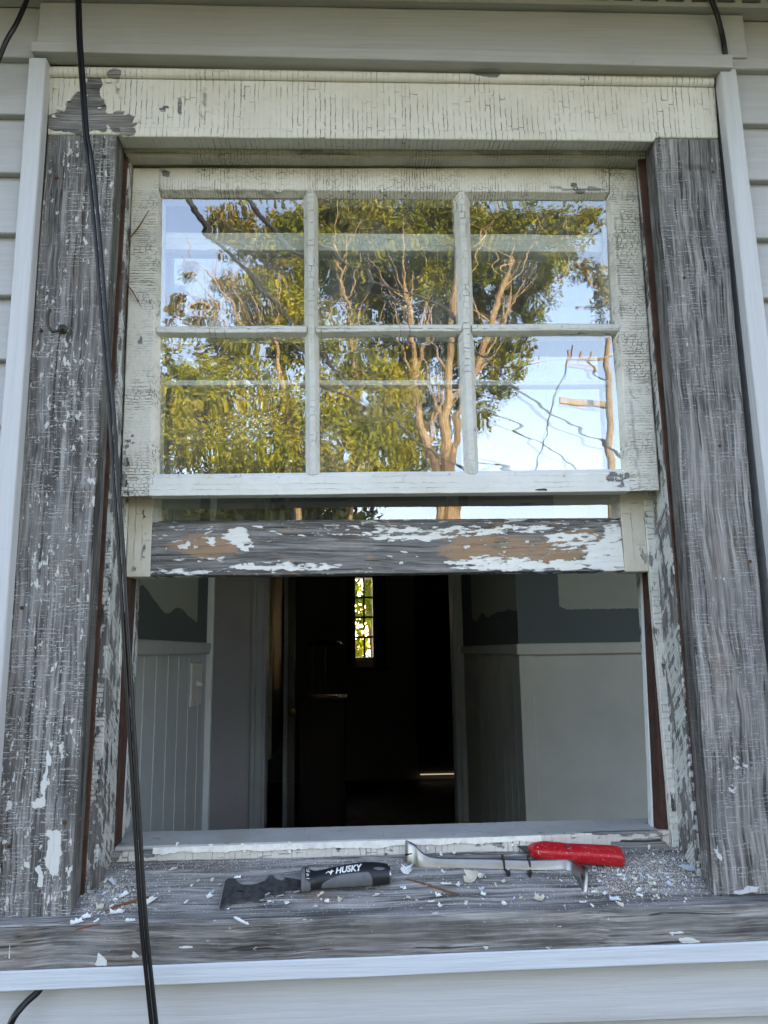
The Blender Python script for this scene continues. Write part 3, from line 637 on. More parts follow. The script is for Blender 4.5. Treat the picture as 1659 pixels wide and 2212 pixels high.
for q, t in (([(345,424),(662,426),(664,708),(342,710)],.0004),([(684,426),(986,430),(1000,706),(684,708)],-.0003),([(1006,430),(1308,432),(1318,702),(1018,706)],.0002),
          ([(341,726),(664,724),(667,1026),(338,1028)],-.0004),([(686,724),(1000,720),(1008,1022),(688,1026)],.0003),([(1020,720),(1320,718),(1348,1016),(1028,1022)],-.0002)):
    pane(q, YG-.0003, us, t)
# slivers of dry putty on the pane edges
for k in range(46):
    pass
ls = thing('lower_sash', (0, .12, .46), 'raised lower window sash with a bare grey and white flaking bottom rail', 'window sash')
Y0, YG2, YB = .104, .118, .142
rb = blobs([(455,1170,8,10,-0.275),(400,1190,60,10,.25),(510,1158,26,14,-0.3),(530,1178,18,14,-0.225),(400,1183,12,6,-0.3),(620,1225,110,7,-0.175),(540,1224,30,5,-0.25),(880,1160,90,7,-0.16),(820,1190,60,6,-.2),(1000,1145,180,8,-0.175),(1310,1200,42,36,-0.25),(1200,1222,190,9,-0.25),(1050,1212,100,10,-0.15),(1240,1170,60,22,-.16),(1330,1150,20,20,-0.25),(390,1240,60,4,-.2),(1150,1165,40,10,.1),(700,1190,160,20,.3),(900,1215,60,18,.15)], Y0)
rt = blobs([(450,1180,70,22,.28),(1010,1160,60,18,.2),(1130,1190,160,26,.24),(1250,1165,60,18,.26)], Y0)
mb = MB(); F = [at(*q, Y0) for q in [(329,1136),(1341,1132),(1350,1233),(325,1244)]]; mb.block(F, [np.array([p[0], YB, p[2]]) for p in F], cell=.004, amp=.0008, fn=lambda p: (bl(p, rb), bl(p, rt)))
mb.block([at(*q, Y0+.001) for q in [(329,1131),(1341,1127),(1341,1134),(329,1138)]], [at(*q, YG2) for q in [(335,1125),(1325,1118),(1341,1140),(329,1144)]], cell=.006)
tag(mb.build('bottom_rail', m_lrail, ls, bevel=.0012), 'wide bottom rail, bare wood with torn white paint')
zt = at(830,505,.104)[2]
def up(u, v, y, z):
    # point on the edge line continued up to height z
    p = at(u, v, y); return np.array([p[0], y, z])
for sgn, a, b, c, d in ((-1,(275,1085),(329,1085),(325,1246),(272,1246)), (1,(1340,1080),(1396,1080),(1402,1234),(1350,1235))):
    A, Bq, C, D = [at(*q, Y0) for q in (a,b,c,d)]; A[2] = zt; Bq[2] = zt
    sb = blobs([(310,1180,6,30,.3),(290,1225,12,16,.25),(310,1120,6,20,.25),(1385,1200,8,30,.22)], Y0)
    mb = MB().block([A,Bq,C,D], [np.array([p[0], YB, p[2]]) for p in (A,Bq,C,D)], cell=.005, amp=.0008, fn=lambda p: (bl(p, sb), 0))
    mb.build('stile', m_lstile, ls, bevel=.0014)
    # putty bevel on the glass side
mr = MB(); q0 = at(330,505,.104); x0, x1 = at(329,1085,.104)[0], at(1340,1080,.104)[0]
zb = at(830,543,.104)[2]
mr.block(*bx(x0+.0003, x1-.0003, .103, .142, zb, zt), cell=.006, amp=.0008); mr.build('meeting_rail', m_brail, ls, bevel=.0015)
za, zc = at(830,820,.104)[2], at(830,831,.104)[2]
MB().block(*bx(x0+.0003, x1-.0003, .106, .138, zc, za), cell=.006, amp=.0008).build('muntin', m_brail, ls, bevel=.001)
for xa, s in ((x0, 1), (x1, -1)):
    F = [(xa, .1045, zc+.0), (xa+.002*s, .1045, zc), (xa+.002*s, .1045, at(830,1126,.118)[2]), (xa, .1045, at(830,1126,.118)[2])]
    B = [(xa, YG2, zc), (xa+.012*s, YG2, zc), (xa+.012*s, YG2, at(830,1126,.118)[2]), (xa, YG2, at(830,1126,.118)[2])]
    if s < 0: F = [F[1],F[0],F[3],F[2]]; B = [B[1],B[0],B[3],B[2]]
    MB().block(F, B, cell=.006, amp=.0005).build('putty', m_putty, ls)
def pane3(x0, x1, z0, z1, y):
    mb = MB().block(*bx(x0, x1, y, y+.0025, z0, z1), cell=9, mi=1, front_mi=0); return mb.build('pane', [m_glass, m_clear], ls, smooth=False)
pane3(x0, x1, zc-.001+.0, zb, YG2) if False else None
pane3(x0+.001, x1-.001, za+.0005, zb-.0005, YG2); pane3(x0+.001, x1-.001, at(830,1134,YG2)[2]-.003, zc-.0005, YG2)
# extension marker: interior, trees, tools follow
#@@PART2
# lifted curls of paint still hanging on the boards
m_curl = plain('curled_paint', (.72,.70,.63), .55, var=.2, bump=.0003)
def curl(par, u, v, y, L, W, ang, lift, seed):
    rg = random.Random(seed); c = at(u, v, y-.0004); ca, sa = math.cos(ang), math.sin(ang); A = np.array([ca,0,sa]); B = np.array([-sa,0,ca]); V = []; nu, nv = 5, 3
    for i in range(nu+1):
        for j in range(nv+1):
            a = i/nu; b = j/nv-.5
            if i in (0, nu): a += rg.uniform(-.1,.1)
            if j in (0, nv): b += rg.uniform(-.2,.2)
            V.append(c + A*a*L*(1-.25*a) + B*b*W*(1-.4*a) + np.array([0,-1,0])*(lift*a*a + .0002))
    m_ = len(V); V += [p + np.array([0,.0003,0]) for p in V]; F = []; id_ = lambda i, j: i*(nv+1)+j
    for i in range(nu):
        for j in range(nv): F += [(id_(i,j), id_(i+1,j), id_(i+1,j+1), id_(i,j+1)), (m_+id_(i,j), m_+id_(i,j+1), m_+id_(i+1,j+1), m_+id_(i+1,j))]
    for i in range(nu): F += [(id_(i,0), m_+id_(i,0), m_+id_(i+1,0), id_(i+1,0)), (id_(i,nv), id_(i+1,nv), m_+id_(i+1,nv), m_+id_(i,nv))]
    for j in range(nv): F += [(id_(0,j), id_(0,j+1), m_+id_(0,j+1), m_+id_(0,j)), (id_(nu,j), m_+id_(nu,j), m_+id_(nu,j+1), id_(nu,j+1))]
    o = MB(); o.add(V, F); o.build('paint_curl', m_curl, par)
rgc = random.Random(77)
kid = lambda par, nm, k=0: [o for o in par.children if o.name.startswith(nm)][k]
for k in range(26): curl(kid(ls,'bottom_rail'), rgc.uniform(340,1335), rgc.uniform(1140,1232), .104, rgc.uniform(.004,.014), rgc.uniform(.002,.005), rgc.choice([0,3.1416])+rgc.uniform(-.3,.3), rgc.uniform(.001,.0035), k)
for k in range(16): curl(kid(us,'top_rail'), rgc.uniform(360,1300), rgc.uniform(403,412), .060, rgc.uniform(.003,.009), rgc.uniform(.002,.005), -1.57+rgc.uniform(-.6,.6), rgc.uniform(.001,.003), 100+k)
for k in range(12): curl(kid(us,'bottom_rail'), rgc.uniform(340,1340), rgc.uniform(1026,1034), .060, rgc.uniform(.003,.008), rgc.uniform(.002,.004), 1.57+rgc.uniform(-.6,.6), rgc.uniform(.001,.003), 200+k)
for u_, v_, L_, W_, a_ in ((290,258,.014,.010,-.5),(268,244,.010,.008,-.2),(255,180,.016,.006,-1.4),(235,170,.012,.010,-1.5),(132,230,.012,.010,-2.0),(148,212,.010,.008,-1.2),(120,250,.008,.006,-2.6),(186,205,.010,.006,-1.6),(330,262,.008,.004,-1.0),(440,235,.02,.004,-1.57),(1125,285,.006,.003,-1.2),(700,262,.006,.004,-1.4),(215,232,.006,.006,-1.5),(172,190,.012,.007,-1.5)):
    curl(head, u_, v_, -.002, L_, W_, a_, .003, int(u_))
for k in range(30): curl(kid(wf,'sill_step'), rgc.uniform(260,1440), rgc.uniform(1815,1842), .100, rgc.uniform(.003,.009), rgc.uniform(.003,.006), -1.57+rgc.uniform(-.8,.8), rgc.uniform(.001,.0035), 300+k)
for k in range(22): curl(kid(us,'stile',1), rgc.uniform(1330,1350)+k*.9, 430+k*27, .060, rgc.uniform(.003,.006), rgc.uniform(.002,.004), rgc.choice([0,3.14])+rgc.uniform(-.4,.4), rgc.uniform(.0008,.002), 400+k)

# ------------------------------------------------------------------ interior
m_wain = plain('wainscot_paint', (.60,.64,.64), .55, var=.1, sc=6)
m_wainr = plain('wainscot_paint_warm', (.64,.62,.53), .55, var=.1, sc=6)
m_trimi = plain('interior_trim_paint', (.82,.85,.85), .45, var=.1, sc=9)
m_pink = plain('hall_panel_paint', (.78,.75,.76), .6, var=.08, sc=5)
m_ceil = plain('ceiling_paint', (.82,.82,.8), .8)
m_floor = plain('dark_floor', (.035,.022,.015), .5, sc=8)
def wallpaint(name, patches, y=None):
    m = M(name); n = m.noise((45,45,45), detail=5, rough=.75)
    k = m.step(m.math('ADD', m.math('MULTIPLY', n, .28), m.attr('wa')), .62, .66)
    c = m.mix(m.noise((5,5,5)), (.10,.125,.125), (.125,.145,.14)); c2 = m.mix(m.noise((30,30,30), detail=5), (.42,.44,.36), (.36,.38,.32))
    return m.done(m.mix(k, c, c2), .75)
m_cut = wallpaint('cut_in_teal_wall', None)
FY = 1.39; LX = -.546; RX = .473; HY = 2.7
room = thing('room', (0, 1, -.95), 'small grey room with half painted teal walls seen through the open window', 'room')
cz_l = (at(290,1380,.56)[2], 0)
def capz(x): return None
ztopL = atx(330,1383,LX)[2]; zbotL = atx(330,1416,LX)[2]; ztopR = at(1250,1389,FY)[2]; zbotR = at(1250,1413,FY)[2]
print('cap', ztopL, zbotL, ztopR, zbotR, atx(443,1391,LX))
LYE = atx(441,1600,LX)[1]; RYN = FY
def rectp(p, r, s=.8, soft=.03):
    # inside-rectangle weight in two coordinates
    a, b, c, d = r; dx = min(p[0]-a, b-p[0]); dz = min(p[1]-c, d-p[1]); return max(0, min(1, min(dx, dz)/soft+.5))*s
# left wall: upper painted band with an unpainted patch
pL0 = atx(283,1300,LX); pL1 = atx(418,1300,LX); zL = atx(350,1335,LX)[2]
fnl = lambda p: (rectp((p[1], p[2]), (.0, atx(428,1300,LX)[1], zL + .05*NZ.noise(Vector((p[1]*5,0,0))) + .05*(LYE-p[1]) , 3)), 0)
MB().block([(LX,.215,2.0),(LX,LYE,2.0),(LX,LYE,ztopL),(LX,.215,ztopL)], [(LX-.1,.215,2.0),(LX-.1,LYE,2.0),(LX-.1,LYE,ztopL),(LX-.1,.215,ztopL)], cell=.02, fn=fnl).build('plaster_wall', m_cut, room, smooth=False)
mb = MB(); mb.block([(LX,.215,zbotL),(LX,LYE,zbotL),(LX,LYE,-.95),(LX,.215,-.95)], [(LX-.1,.215,zbotL),(LX-.1,LYE,zbotL),(LX-.1,LYE,-.95),(LX-.1,.215,-.95)], cell=.5)
mb.build('wainscot', m_wain, room, smooth=False)
m_beadl = plain('bead_paint_pale', (.62,.66,.66), .4)  # bead strips a little paler than the wainscot board
mb = MB()
for u in (276, 303, 330, 356, 379, 402, 424):
    y = atx(u,1650,LX)[1]
    if y < LYE-.01: mb.block([(LX+.0015,y-.002,zbotL),(LX+.0015,y+.002,zbotL),(LX+.0015,y+.002,-.94),(LX+.0015,y-.002,-.94)], [(LX-.001,y-.003,zbotL),(LX-.001,y+.003,zbotL),(LX-.001,y+.003,-.94),(LX-.001,y-.003,-.94)], cell=1)
tag(mb.build('wainscot_groove', m_beadl, room, smooth=False), kind='stuff')
MB().block([(LX+.016,.215,ztopL),(LX+.016,LYE+.004,ztopL),(LX+.012,LYE+.004,zbotL),(LX+.012,.215,zbotL)], [(LX-.1,.215,ztopL),(LX-.1,LYE+.004,ztopL),(LX-.1,LYE+.004,zbotL),(LX-.1,.215,zbotL)], cell=.05).build('wainscot_cap', m_wain, room, bevel=.005)
e0, e1 = at(441,1600,LYE)[0], at(453,1600,LYE)[0]
MB().block(*bx(LX-.1, LX+ (e1-e0), LYE+.005, LYE+.03, -.95, 2.0), cell=2).build('corner_trim', m_trimi, room, bevel=.004)
# wall return behind the corner, far hall panel, door casing
hx0 = at(440,1600,HY)[0]-.35
MB().block(*bx(hx0-.05, hx0, LYE+.0, HY+.0, -.95, 2.0), cell=2).build('hall_wall', m_pink, room, smooth=False)
px0, px1, px2 = hx0, at(541,1600,HY)[0], at(574,1600,HY)[0]
MB().block(*bx(px0, px1, HY, HY+.1, -.95, 2.0), cell=2).build('hall_panel', m_pink, room, smooth=False)
mb = MB(); dc = (px1, px1+(px2-px1)*.30, px1+(px2-px1)*.78, px2)
mb.block(*bx(px1+.0005, dc[1], HY-.022, HY+.1, -.95, 2.05), cell=2).block(*bx(dc[1]+.0005, dc[2], HY-.014, HY+.1, -.95, 2.05), cell=2).block(*bx(dc[2]+.0005, dc[3], HY-.024, HY+.1, -.95, 2.05), cell=2)
mb.build('door_casing', m_trimi, room, bevel=.004)
rx0, rx1 = at(984,1600,HY)[0], at(1009,1600,HY)[0]
MB().block(*bx(rx0, rx0+(rx1-rx0)*.45, HY-.02, HY+.1, -.95, 2.05), cell=2).block(*bx(rx0+(rx1-rx0)*.45+.0005, rx1+.02, HY-.03, HY+.1, -.95, 2.05), cell=2).build('door_casing', m_trimi, room, bevel=.004)
# hall right wall (x = RX), the front face of the right wall (y = FY)
fr = lambda p: (rectp((p[1], p[2]), (atx(1119,1300,RX)[1], atx(1018,1300,RX)[1], atx(1070,1328,RX)[2]+.03*NZ.noise(Vector((p[1]*6,2,0))), 3), soft=.04), 0)
MB().block([(RX,HY,2.0),(RX,FY,2.0),(RX,FY,ztopR),(RX,HY,ztopR)], [(RX+.1,HY,2.0),(RX+.1,FY+.001,2.0),(RX+.1,FY+.001,ztopR),(RX+.1,HY,ztopR)], cell=.025, fn=fr).build('plaster_wall', m_cut, room, smooth=False)
MB().block([(RX,HY,zbotR),(RX,FY,zbotR),(RX,FY,-.95),(RX,HY,-.95)], [(RX+.1,HY,zbotR),(RX+.1,FY+.001,zbotR),(RX+.1,FY+.001,-.95),(RX+.1,HY,-.95)], cell=.5).build('wainscot', m_wainr, room, smooth=False)
MB().block([(RX-.012,HY,ztopR),(RX-.012,FY-.011,ztopR),(RX-.012,FY-.011,zbotR),(RX-.012,HY,zbotR)], [(RX+.05,HY,ztopR-.0004),(RX+.05,FY-.011,ztopR-.0004),(RX+.05,FY-.011,zbotR+.0004),(RX+.05,HY,zbotR+.0004)], cell=.05).build('wainscot_cap', m_wainr, room, bevel=.004)
mb = MB()
for u in (1040, 1056, 1073, 1090, 1104, 1117):
    y = atx(u,1650,RX)[1]; mb.block([(RX-.0012,y+.003,zbotR),(RX-.0012,y-.003,zbotR),(RX-.0012,y-.003,-.94),(RX-.0012,y+.003,-.94)], [(RX+.001,y+.004,zbotR),(RX+.001,y-.004,zbotR),(RX+.001,y-.004,-.94),(RX+.001,y+.004,-.94)], cell=1)
tag(mb.build('wainscot_groove', m_wainr, room, smooth=False), kind='stuff')
ff = lambda p: (rectp((p[0], p[2]), (at(1205,1300,FY)[0], 4, at(1300,1318,FY)[2], 3), soft=.035), 0)
MB().block([(RX+.0005,FY,2.0),(2.6,FY,2.0),(2.6,FY,ztopR),(RX+.0005,FY,ztopR)], [(RX+.1,FY+.1,2.0),(2.6,FY+.1,2.0),(2.6,FY+.1,ztopR),(RX+.1,FY+.1,ztopR)], cell=.02, fn=ff).build('plaster_wall', m_cut, room, smooth=False)
MB().block([(RX+.0005,FY,zbotR),(2.6,FY,zbotR),(2.6,FY,-.95),(RX+.0005,FY,-.95)], [(RX+.1,FY+.1,zbotR),(2.6,FY+.1,zbotR),(2.6,FY+.1,-.95),(RX+.1,FY+.1,-.95)], cell=.5).build('wainscot', m_wainr, room, smooth=False)
MB().block(*bx(RX-.0105, 2.6, FY-.0145, FY-.0005, zbotR-.0006, ztopR+.0006), cell=.1).build('wainscot_cap', m_wainr, room, bevel=.004)
MB().block(*bx(RX-.003, at(1158,1600,FY)[0], FY-.007, FY+.01, -.95, zbotR-.0005), cell=1).build('corner_trim', m_wainr, room, bevel=.002)
MB().block(*bx(2.6, 2.7, .14, FY+.2, -.95, 2.0), cell=2).build('end_wall', m_pink, room, smooth=False)
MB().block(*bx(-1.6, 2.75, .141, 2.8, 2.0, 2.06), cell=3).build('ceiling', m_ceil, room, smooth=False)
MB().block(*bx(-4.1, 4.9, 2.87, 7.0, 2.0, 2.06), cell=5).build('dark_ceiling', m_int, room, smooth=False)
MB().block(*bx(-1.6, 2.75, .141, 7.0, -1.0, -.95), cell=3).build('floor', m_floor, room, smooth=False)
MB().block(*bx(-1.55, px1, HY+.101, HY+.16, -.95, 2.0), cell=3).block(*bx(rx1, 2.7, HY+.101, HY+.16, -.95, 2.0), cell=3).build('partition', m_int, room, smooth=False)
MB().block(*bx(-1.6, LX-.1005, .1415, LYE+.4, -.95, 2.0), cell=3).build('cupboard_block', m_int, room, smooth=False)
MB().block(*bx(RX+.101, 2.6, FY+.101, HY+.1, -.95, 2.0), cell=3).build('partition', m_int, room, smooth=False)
# light switch
sw = thing('light_switch', atx(421,1480,LX), 'white light switch plate on the left wainscot wall', 'light switch')
y0s, y1s = atx(410,1480,LX)[1], atx(432,1480,LX)[1]; z1s, z0s = atx(421,1433,LX)[2], atx(421,1522,LX)[2]
m_sw = plain('switch_plastic', (.85,.86,.84), .35)
MB().block([(LX+.006,y0s,z1s),(LX+.006,y1s,z1s),(LX+.006,y1s,z0s),(LX+.006,y0s,z0s)], [(LX,y0s-.002,z1s+.002),(LX,y1s+.002,z1s+.002),(LX,y1s+.002,z0s-.002),(LX,y0s-.002,z0s-.002)], cell=1).build('plate', m_sw, sw, bevel=.002)
ym = (y0s+y1s)/2; zm = atx(421,1474,LX)[2]
MB().block([(LX+.022,ym-.006,zm-.004),(LX+.022,ym+.006,zm-.004),(LX+.022,ym+.006,zm-.012),(LX+.022,ym-.006,zm-.012)], [(LX+.006,ym-.007,zm+.006),(LX+.006,ym+.007,zm+.006),(LX+.006,ym+.007,zm-.01),(LX+.006,ym-.007,zm-.01)], cell=1).build('toggle', m_sw, sw, bevel=.001)
# mirror on the dark room's side wall, open door, dresser, lamp, far window, light under the far door
MXp = at(578,1600,3.0)[0]
mir = thing('wall_mirror', (MXp, 3.1, .1), 'dark wall mirror with a pale edge just inside the doorway', 'mirror')
m_pale = plain('pale_edge', (.46,.45,.30), .5)
mz0 = at(582,1640,2.95)[2]
MB().block(*bx(MXp, at(586,1600,2.95)[0], 2.95, 2.975, mz0, 1.6), cell=2).build('frame', m_pale, mir, bevel=.003)
a_, b_ = at(586,1600,2.98), at(611,1600,3.75)
MB().block([(a_[0],2.98,1.6),(b_[0],3.75,1.6),(b_[0],3.75,mz0),(a_[0],2.98,mz0)], [(a_[0]-.03,2.98,1.6),(b_[0]-.03,3.75,1.6),(b_[0]-.03,3.75,mz0),(a_[0]-.03,2.98,mz0)], cell=2).build('glass', plain('mirror_glass', (.02,.022,.025), .5), mir)
dr_ = thing('open_door', (at(625,1600,3.9)[0], 3.9, -.95), 'grey panelled door standing open at the back of the doorway', 'door')
m_door = plain('door_paint', (.30,.29,.26), .5)
MB().block(*bx(at(611,1600,3.9)[0], at(620,1600,3.9)[0], 3.9, 3.94, -.9, 1.6), cell=2).build('door_edge', m_trimi, dr_, bevel=.003)
MB().block(*bx(at(620,1600,3.9)[0]+.001, at(636,1600,3.9)[0], 3.92, 3.95, -.9, 1.6), cell=2).build('door_panel', m_door, dr_, bevel=.003)
k = at(634,1537,3.9); mb = MB(); mb.loft([[k + np.array([r*math.cos(t), -d, r*math.sin(t)]) for t in np.linspace(0, 2*math.pi, 12, endpoint=False)] for r, d in ((.012,-.02),(.012,.0),(.026,.02),(.03,.035),(.022,.05),(.006,.054))]); mb.build('knob', plain('brass', (.35,.25,.1), .3, metal=1), dr_)
ds = thing('dresser', (at(695,1600,4.5)[0], 4.6, -.95), 'dark wooden dresser under the lamp in the unlit room', 'dresser')
m_dw = plain('dark_dresser_wood', (.05,.035,.028), .35)
xa, xb, zt_ = at(646,1600,4.5)[0], at(744,1600,4.5)[0], at(700,1508,4.5)[2]
MB().block(*bx(xa, xb, 4.5, 4.95, -.9, zt_-.03), cell=2).build('cabinet', m_dw, ds, bevel=.004)
MB().block(*bx(xa-.02, xb+.02, 4.48, 4.97, zt_-.0295, zt_), cell=2).build('dresser_top', m_dw, ds, bevel=.006)
for k in range(4):
    zz = zt_-.08-.24*k; MB().block(*bx(xa+.03, xb-.03, 4.488, 4.5, zz-.2, zz), cell=2).build('drawer', m_dw, ds, bevel=.004)
lm = thing('table_lamp', (at(703,1490,4.6)[0], 4.6, zt_), 'brass table lamp with a wide flat dark shade on the dresser', 'lamp')
m_br = plain('lamp_brass', (.45,.33,.16), .3, metal=1)
c = at(703,1490,4.6)
MB().tube([(c[0],4.6,zt_+.018),(c[0],4.6,at(700,1395,4.6)[2])], .009, 12).build('stem', m_br, lm)
MB().tube([(c[0]-.095,4.6,zt_+.018),(c[0]-.095,4.6,at(700,1395,4.6)[2])], .006, 12).build('stem', m_br, lm)
def disc(cx, cy_, prof, n=28): return [[np.array([cx+r*math.cos(t), cy_+r*.75*math.sin(t), z]) for t in np.linspace(0, 2*math.pi, n, endpoint=False)] for r, z in prof]
zs_ = at(700,1393,4.6)[2]; MB().loft(disc(c[0]-.01, 4.6, ((.135,zs_-.004),(.14,zs_+.003),(.12,zs_+.018),(.07,zs_+.032),(.02,zs_+.038)))).build('lamp_shade', plain('lamp_shade_metal', (.05,.05,.045), .25, metal=.6), lm)
MB().loft(disc(c[0]-.02, 4.6, ((.11,zt_+.0005),(.11,zt_+.012),(.08,zt_+.018),(.03,zt_+.022)))).build('base', m_br, lm)
fw = thing('far_window', (fx0, 7.0, fz0), 'narrow lit window of small panes at the back of the dark room', 'window')
m_fwf = plain('far_window_trim', (.20,.17,.14), .6)
fx = (fx0+fx1)/2; fd = (fx1-fx0)
mb = MB(); mb.block(*bx(fx0-.1, fx0-.001, 6.97, 6.999, fz0-.1, fz1+.1), cell=3).block(*bx(fx1+.001, fx1+.14, 6.97, 6.999, fz0-.1, fz1+.1), cell=3).block(*bx(fx0-.0005, fx1+.0005, 6.97, 6.999, fz1+.001, fz1+.1), cell=3)
mb.build('window_casing', m_fwf, fw); MB().block(*bx(fx0-.16, fx1+.17, 6.93, 6.998, fz0-.135, fz0-.101), cell=3).build('window_sill', m_fwf, fw)
MB().block(*bx(fx-.010, fx+.010, 7.03, 7.07, fz0, fz1), cell=3).build('muntin', m_dark, fw)
for k in (1,2,3):
    zz = fz0+(fz1-fz0)*k/4; MB().block(*bx(fx0, fx1, 7.031, 7.069, zz-.011, zz+.011), cell=3).build('muntin', m_dark, fw)
a_, b_ = at(908,1673,6.9), at(991,1672,6.9)
m_gl = M('light_under_door'); m_gl.b.inputs['Emission Color'].default_value = (1,.8,.55,1); m_gl.b.inputs['Emission Strength'].default_value = .07; m_gl = m_gl.m
fdr = thing('far_door', (a_[0], 6.95, -.95), 'unlit far door with a thin line of light under it', 'door')
MB().block(*bx(a_[0]-.02, b_[0]+.3, 6.92, 6.96, a_[2]+.02, 1.4), cell=3).build('door_panel', m_int, fdr)
MB().block(*bx(a_[0], b_[0]+.2, 6.90, 6.91, a_[2]-.006, a_[2]+.004), cell=3).build('gap_light', m_gl, fdr)

# ------------------------------------------------------------------ trees, pole and wires that the glass reflects
def leafmesh(clumps, per, size, seed, squash=.8):
    rg = np.random.default_rng(seed); P = []; 
    for c, r, dens in clumps:
        n = int(per*dens*(r**2)); d = rg.normal(size=(n,3)); d /= np.linalg.norm(d, axis=1)[:,None]
        rad = r*(rg.random(n)**.45)
        # ragged outline: radius varies with direction
        wob = 1 + .28*np.sin(d[:,0]*5+c[0]*3)*np.cos(d[:,2]*6+c[2]*2) + .18*np.sin(d[:,1]*11+d[:,0]*9+c[1])
        q = c + d*(rad*wob)[:,None]*np.array([1,.8,squash])
        # knock holes
        h = np.sin(q[:,0]*3.3+c[0])*np.sin(q[:,2]*3.9+c[1])*np.sin(q[:,1]*2.7) + .6*np.sin(q[:,0]*8.1)*np.sin(q[:,2]*7.3+1)
        P.append(q[h > -.42])
    P = np.concatenate(P); n = len(P)
    a = rg.normal(size=(n,3)); a[:,2] -= .3; a /= np.linalg.norm(a, axis=1)[:,None]; b = np.cross(a, rg.normal(size=(n,3))); b /= np.linalg.norm(b, axis=1)[:,None]
    s = size*(.55+.9*rg.random(n))[:,None]; A = a*s; B = b*s*.42
    V = np.stack([P-A*.5, P-B*.5+A*.1, P+A*.6, P+B*.5+A*.1], 1).reshape(-1,3); return V, n
def build_leaves(V, n, name, mat, parent):
    me = bpy.data.meshes.new(name); V = V - np.array(org(parent)); me.vertices.add(len(V)); me.vertices.foreach_set('co', V.ravel())
    me.loops.add(n*4); me.loops.foreach_set('vertex_index', np.arange(n*4)); me.polygons.add(n); me.polygons.foreach_set('loop_start', np.arange(0, n*4, 4)); me.polygons.foreach_set('loop_total', np.full(n, 4))
    me.materials.append(mat); me.update(calc_edges=True); me.validate(); o = bpy.data.objects.new(name, me); COL.objects.link(o); o.parent = parent; return o
m_bark = M('sunlit_bark'); bk = m_bark.noise((30,30,5), detail=6, rough=.7); m_bark = m_bark.done(m_bark.ramp(bk, [(.3,(.06,.042,.024)),(.5,(.18,.13,.075)),(.72,(.30,.225,.13))]), .9, m_bark.bump(bk, .8, .02))
lf1 = leaf_mat('leaf_green', (.14,.165,.018), (.24,.23,.025)); lf2 = leaf_mat('leaf_yellow_green', (.17,.19,.02), (.30,.27,.028)); lf3 = leaf_mat('leaf_brownish', (.15,.14,.03), (.22,.18,.04))
def pxr(r, D): return r*(D+1.2)/FPX
def tree(label, clumps, limbs, D, mat, per, size, seed, group='trees reflected in the upper panes', base_uv=None, LD=-1.0, name='tree'):
    bu = base_uv or clumps[0][0]
    g0 = refl(bu, 1000, D); t = thing(name, (g0[0], g0[1], -1.28), label, 'tree', group)
    C = [(refl(u, v, D + dd), pxr(r*1.18, D), 1) for u, v, r, dd in clumps]
    V, n = leafmesh(C, per, size, seed); zc_ = refl(600, 1043, D)[2]; keep = V.reshape(-1,4,3)[:,0,2] > zc_; V = V.reshape(-1,4,3)[keep].reshape(-1,3); n = int(keep.sum()); build_leaves(V, n, 'crown', mat, t)
    mb = MB(); rg = random.Random(seed)
    tops = []
    for path, r0, r1, dd in limbs:
        P = [refl(u, v, D+dd) for u, v in path]
        if path[0][1] > 1015:
            b0 = P[0].copy(); k = np.array([g0[0], g0[1], -1.3]); P = [k, (k+b0)/2+np.array([.1,0,.1])] + P
        Q = spline(P, 6); n = len(Q); R = [pxr(r0+(r1-r0)*i/(n-1), D)*(1+.16*NZ.noise(Vector((i*.9, r0, seed)))) for i in range(n)]
        mb.tube([q+np.array([.05*NZ.noise(Vector((i*.5,1,seed))),0,.0]) for i, q in enumerate(Q)], R, 8)
        for i in range(n//2, n, 3):
            q = Q[i]; dd_ = np.array([rg.uniform(-.9,.9), rg.uniform(-.3,.3), rg.uniform(.3,1)]); mb.tube([q, q+dd_*.5+np.array([0,0,.1]), q+dd_*1.1+np.array([0,0,.45])], [R[i]*.45, R[i]*.3, .008], 5)
    # the trunk down to the ground
    mb.build('trunk', m_bark, t); return t
tree('tall tree with several sunlit trunks reflected in the middle and right panes',
     [(800,480,95,1),(950,470,110,1.5),(1090,480,100,1),(1220,470,62,0),(1030,610,95,2),(1140,620,62,1.5),(900,600,100,2),(990,700,85,2),(1080,770,62,1.6),(1068,850,46,1.4),(700,480,80,1),(780,600,90,2),(640,470,60,1.5),(1285,455,34,.5),(1180,560,50,2),(860,820,80,3),(930,880,70,3.2),(1040,915,28,1.5),(760,540,60,.3),(860,520,60,.4),(960,560,50,.4),(1060,540,60,.3),(700,560,60,1),(760,660,60,1.5),(940,640,50,0),(1000,780,50,1.8),(1130,690,50,1.5),(900,740,50,1.8),(1110,800,36,1.2),(850,900,60,2.2),(900,960,60,2.4),(860,1020,60,2.4),(940,1010,46,2.6),(1010,860,40,2.2),(880,760,50,2.2),(1000,560,60,2.6),(820,700,60,2.6),(760,620,60,2.4),(1180,520,40,2)],
     [([(955,1060),(942,985),(915,920),(903,860),(897,800),(893,745),(880,680),(872,618)], 11, 4, -.7), ([(975,1070),(968,1000),(966,930),(972,860),(970,790),(980,700),(983,620),(990,560)], 15, 4, -.7),
      ([(985,1060),(978,1000),(990,920),(1010,860),(1040,780),(1062,700),(1085,620),(1106,556)], 9, 5, -.7), ([(1040,770),(1068,715),(1088,690),(1106,640)], 5, 3, -.7), ([(948,1010),(925,960),(955,880),(957,820)], 6, 2, -.7),
      ([(900,800),(905,770),(913,730)], 5, 3, -.7), ([(968,930),(945,860),(950,800)], 5, 2, -.7)], 17, lf1, 2900, .13, 3, base_uv=960)
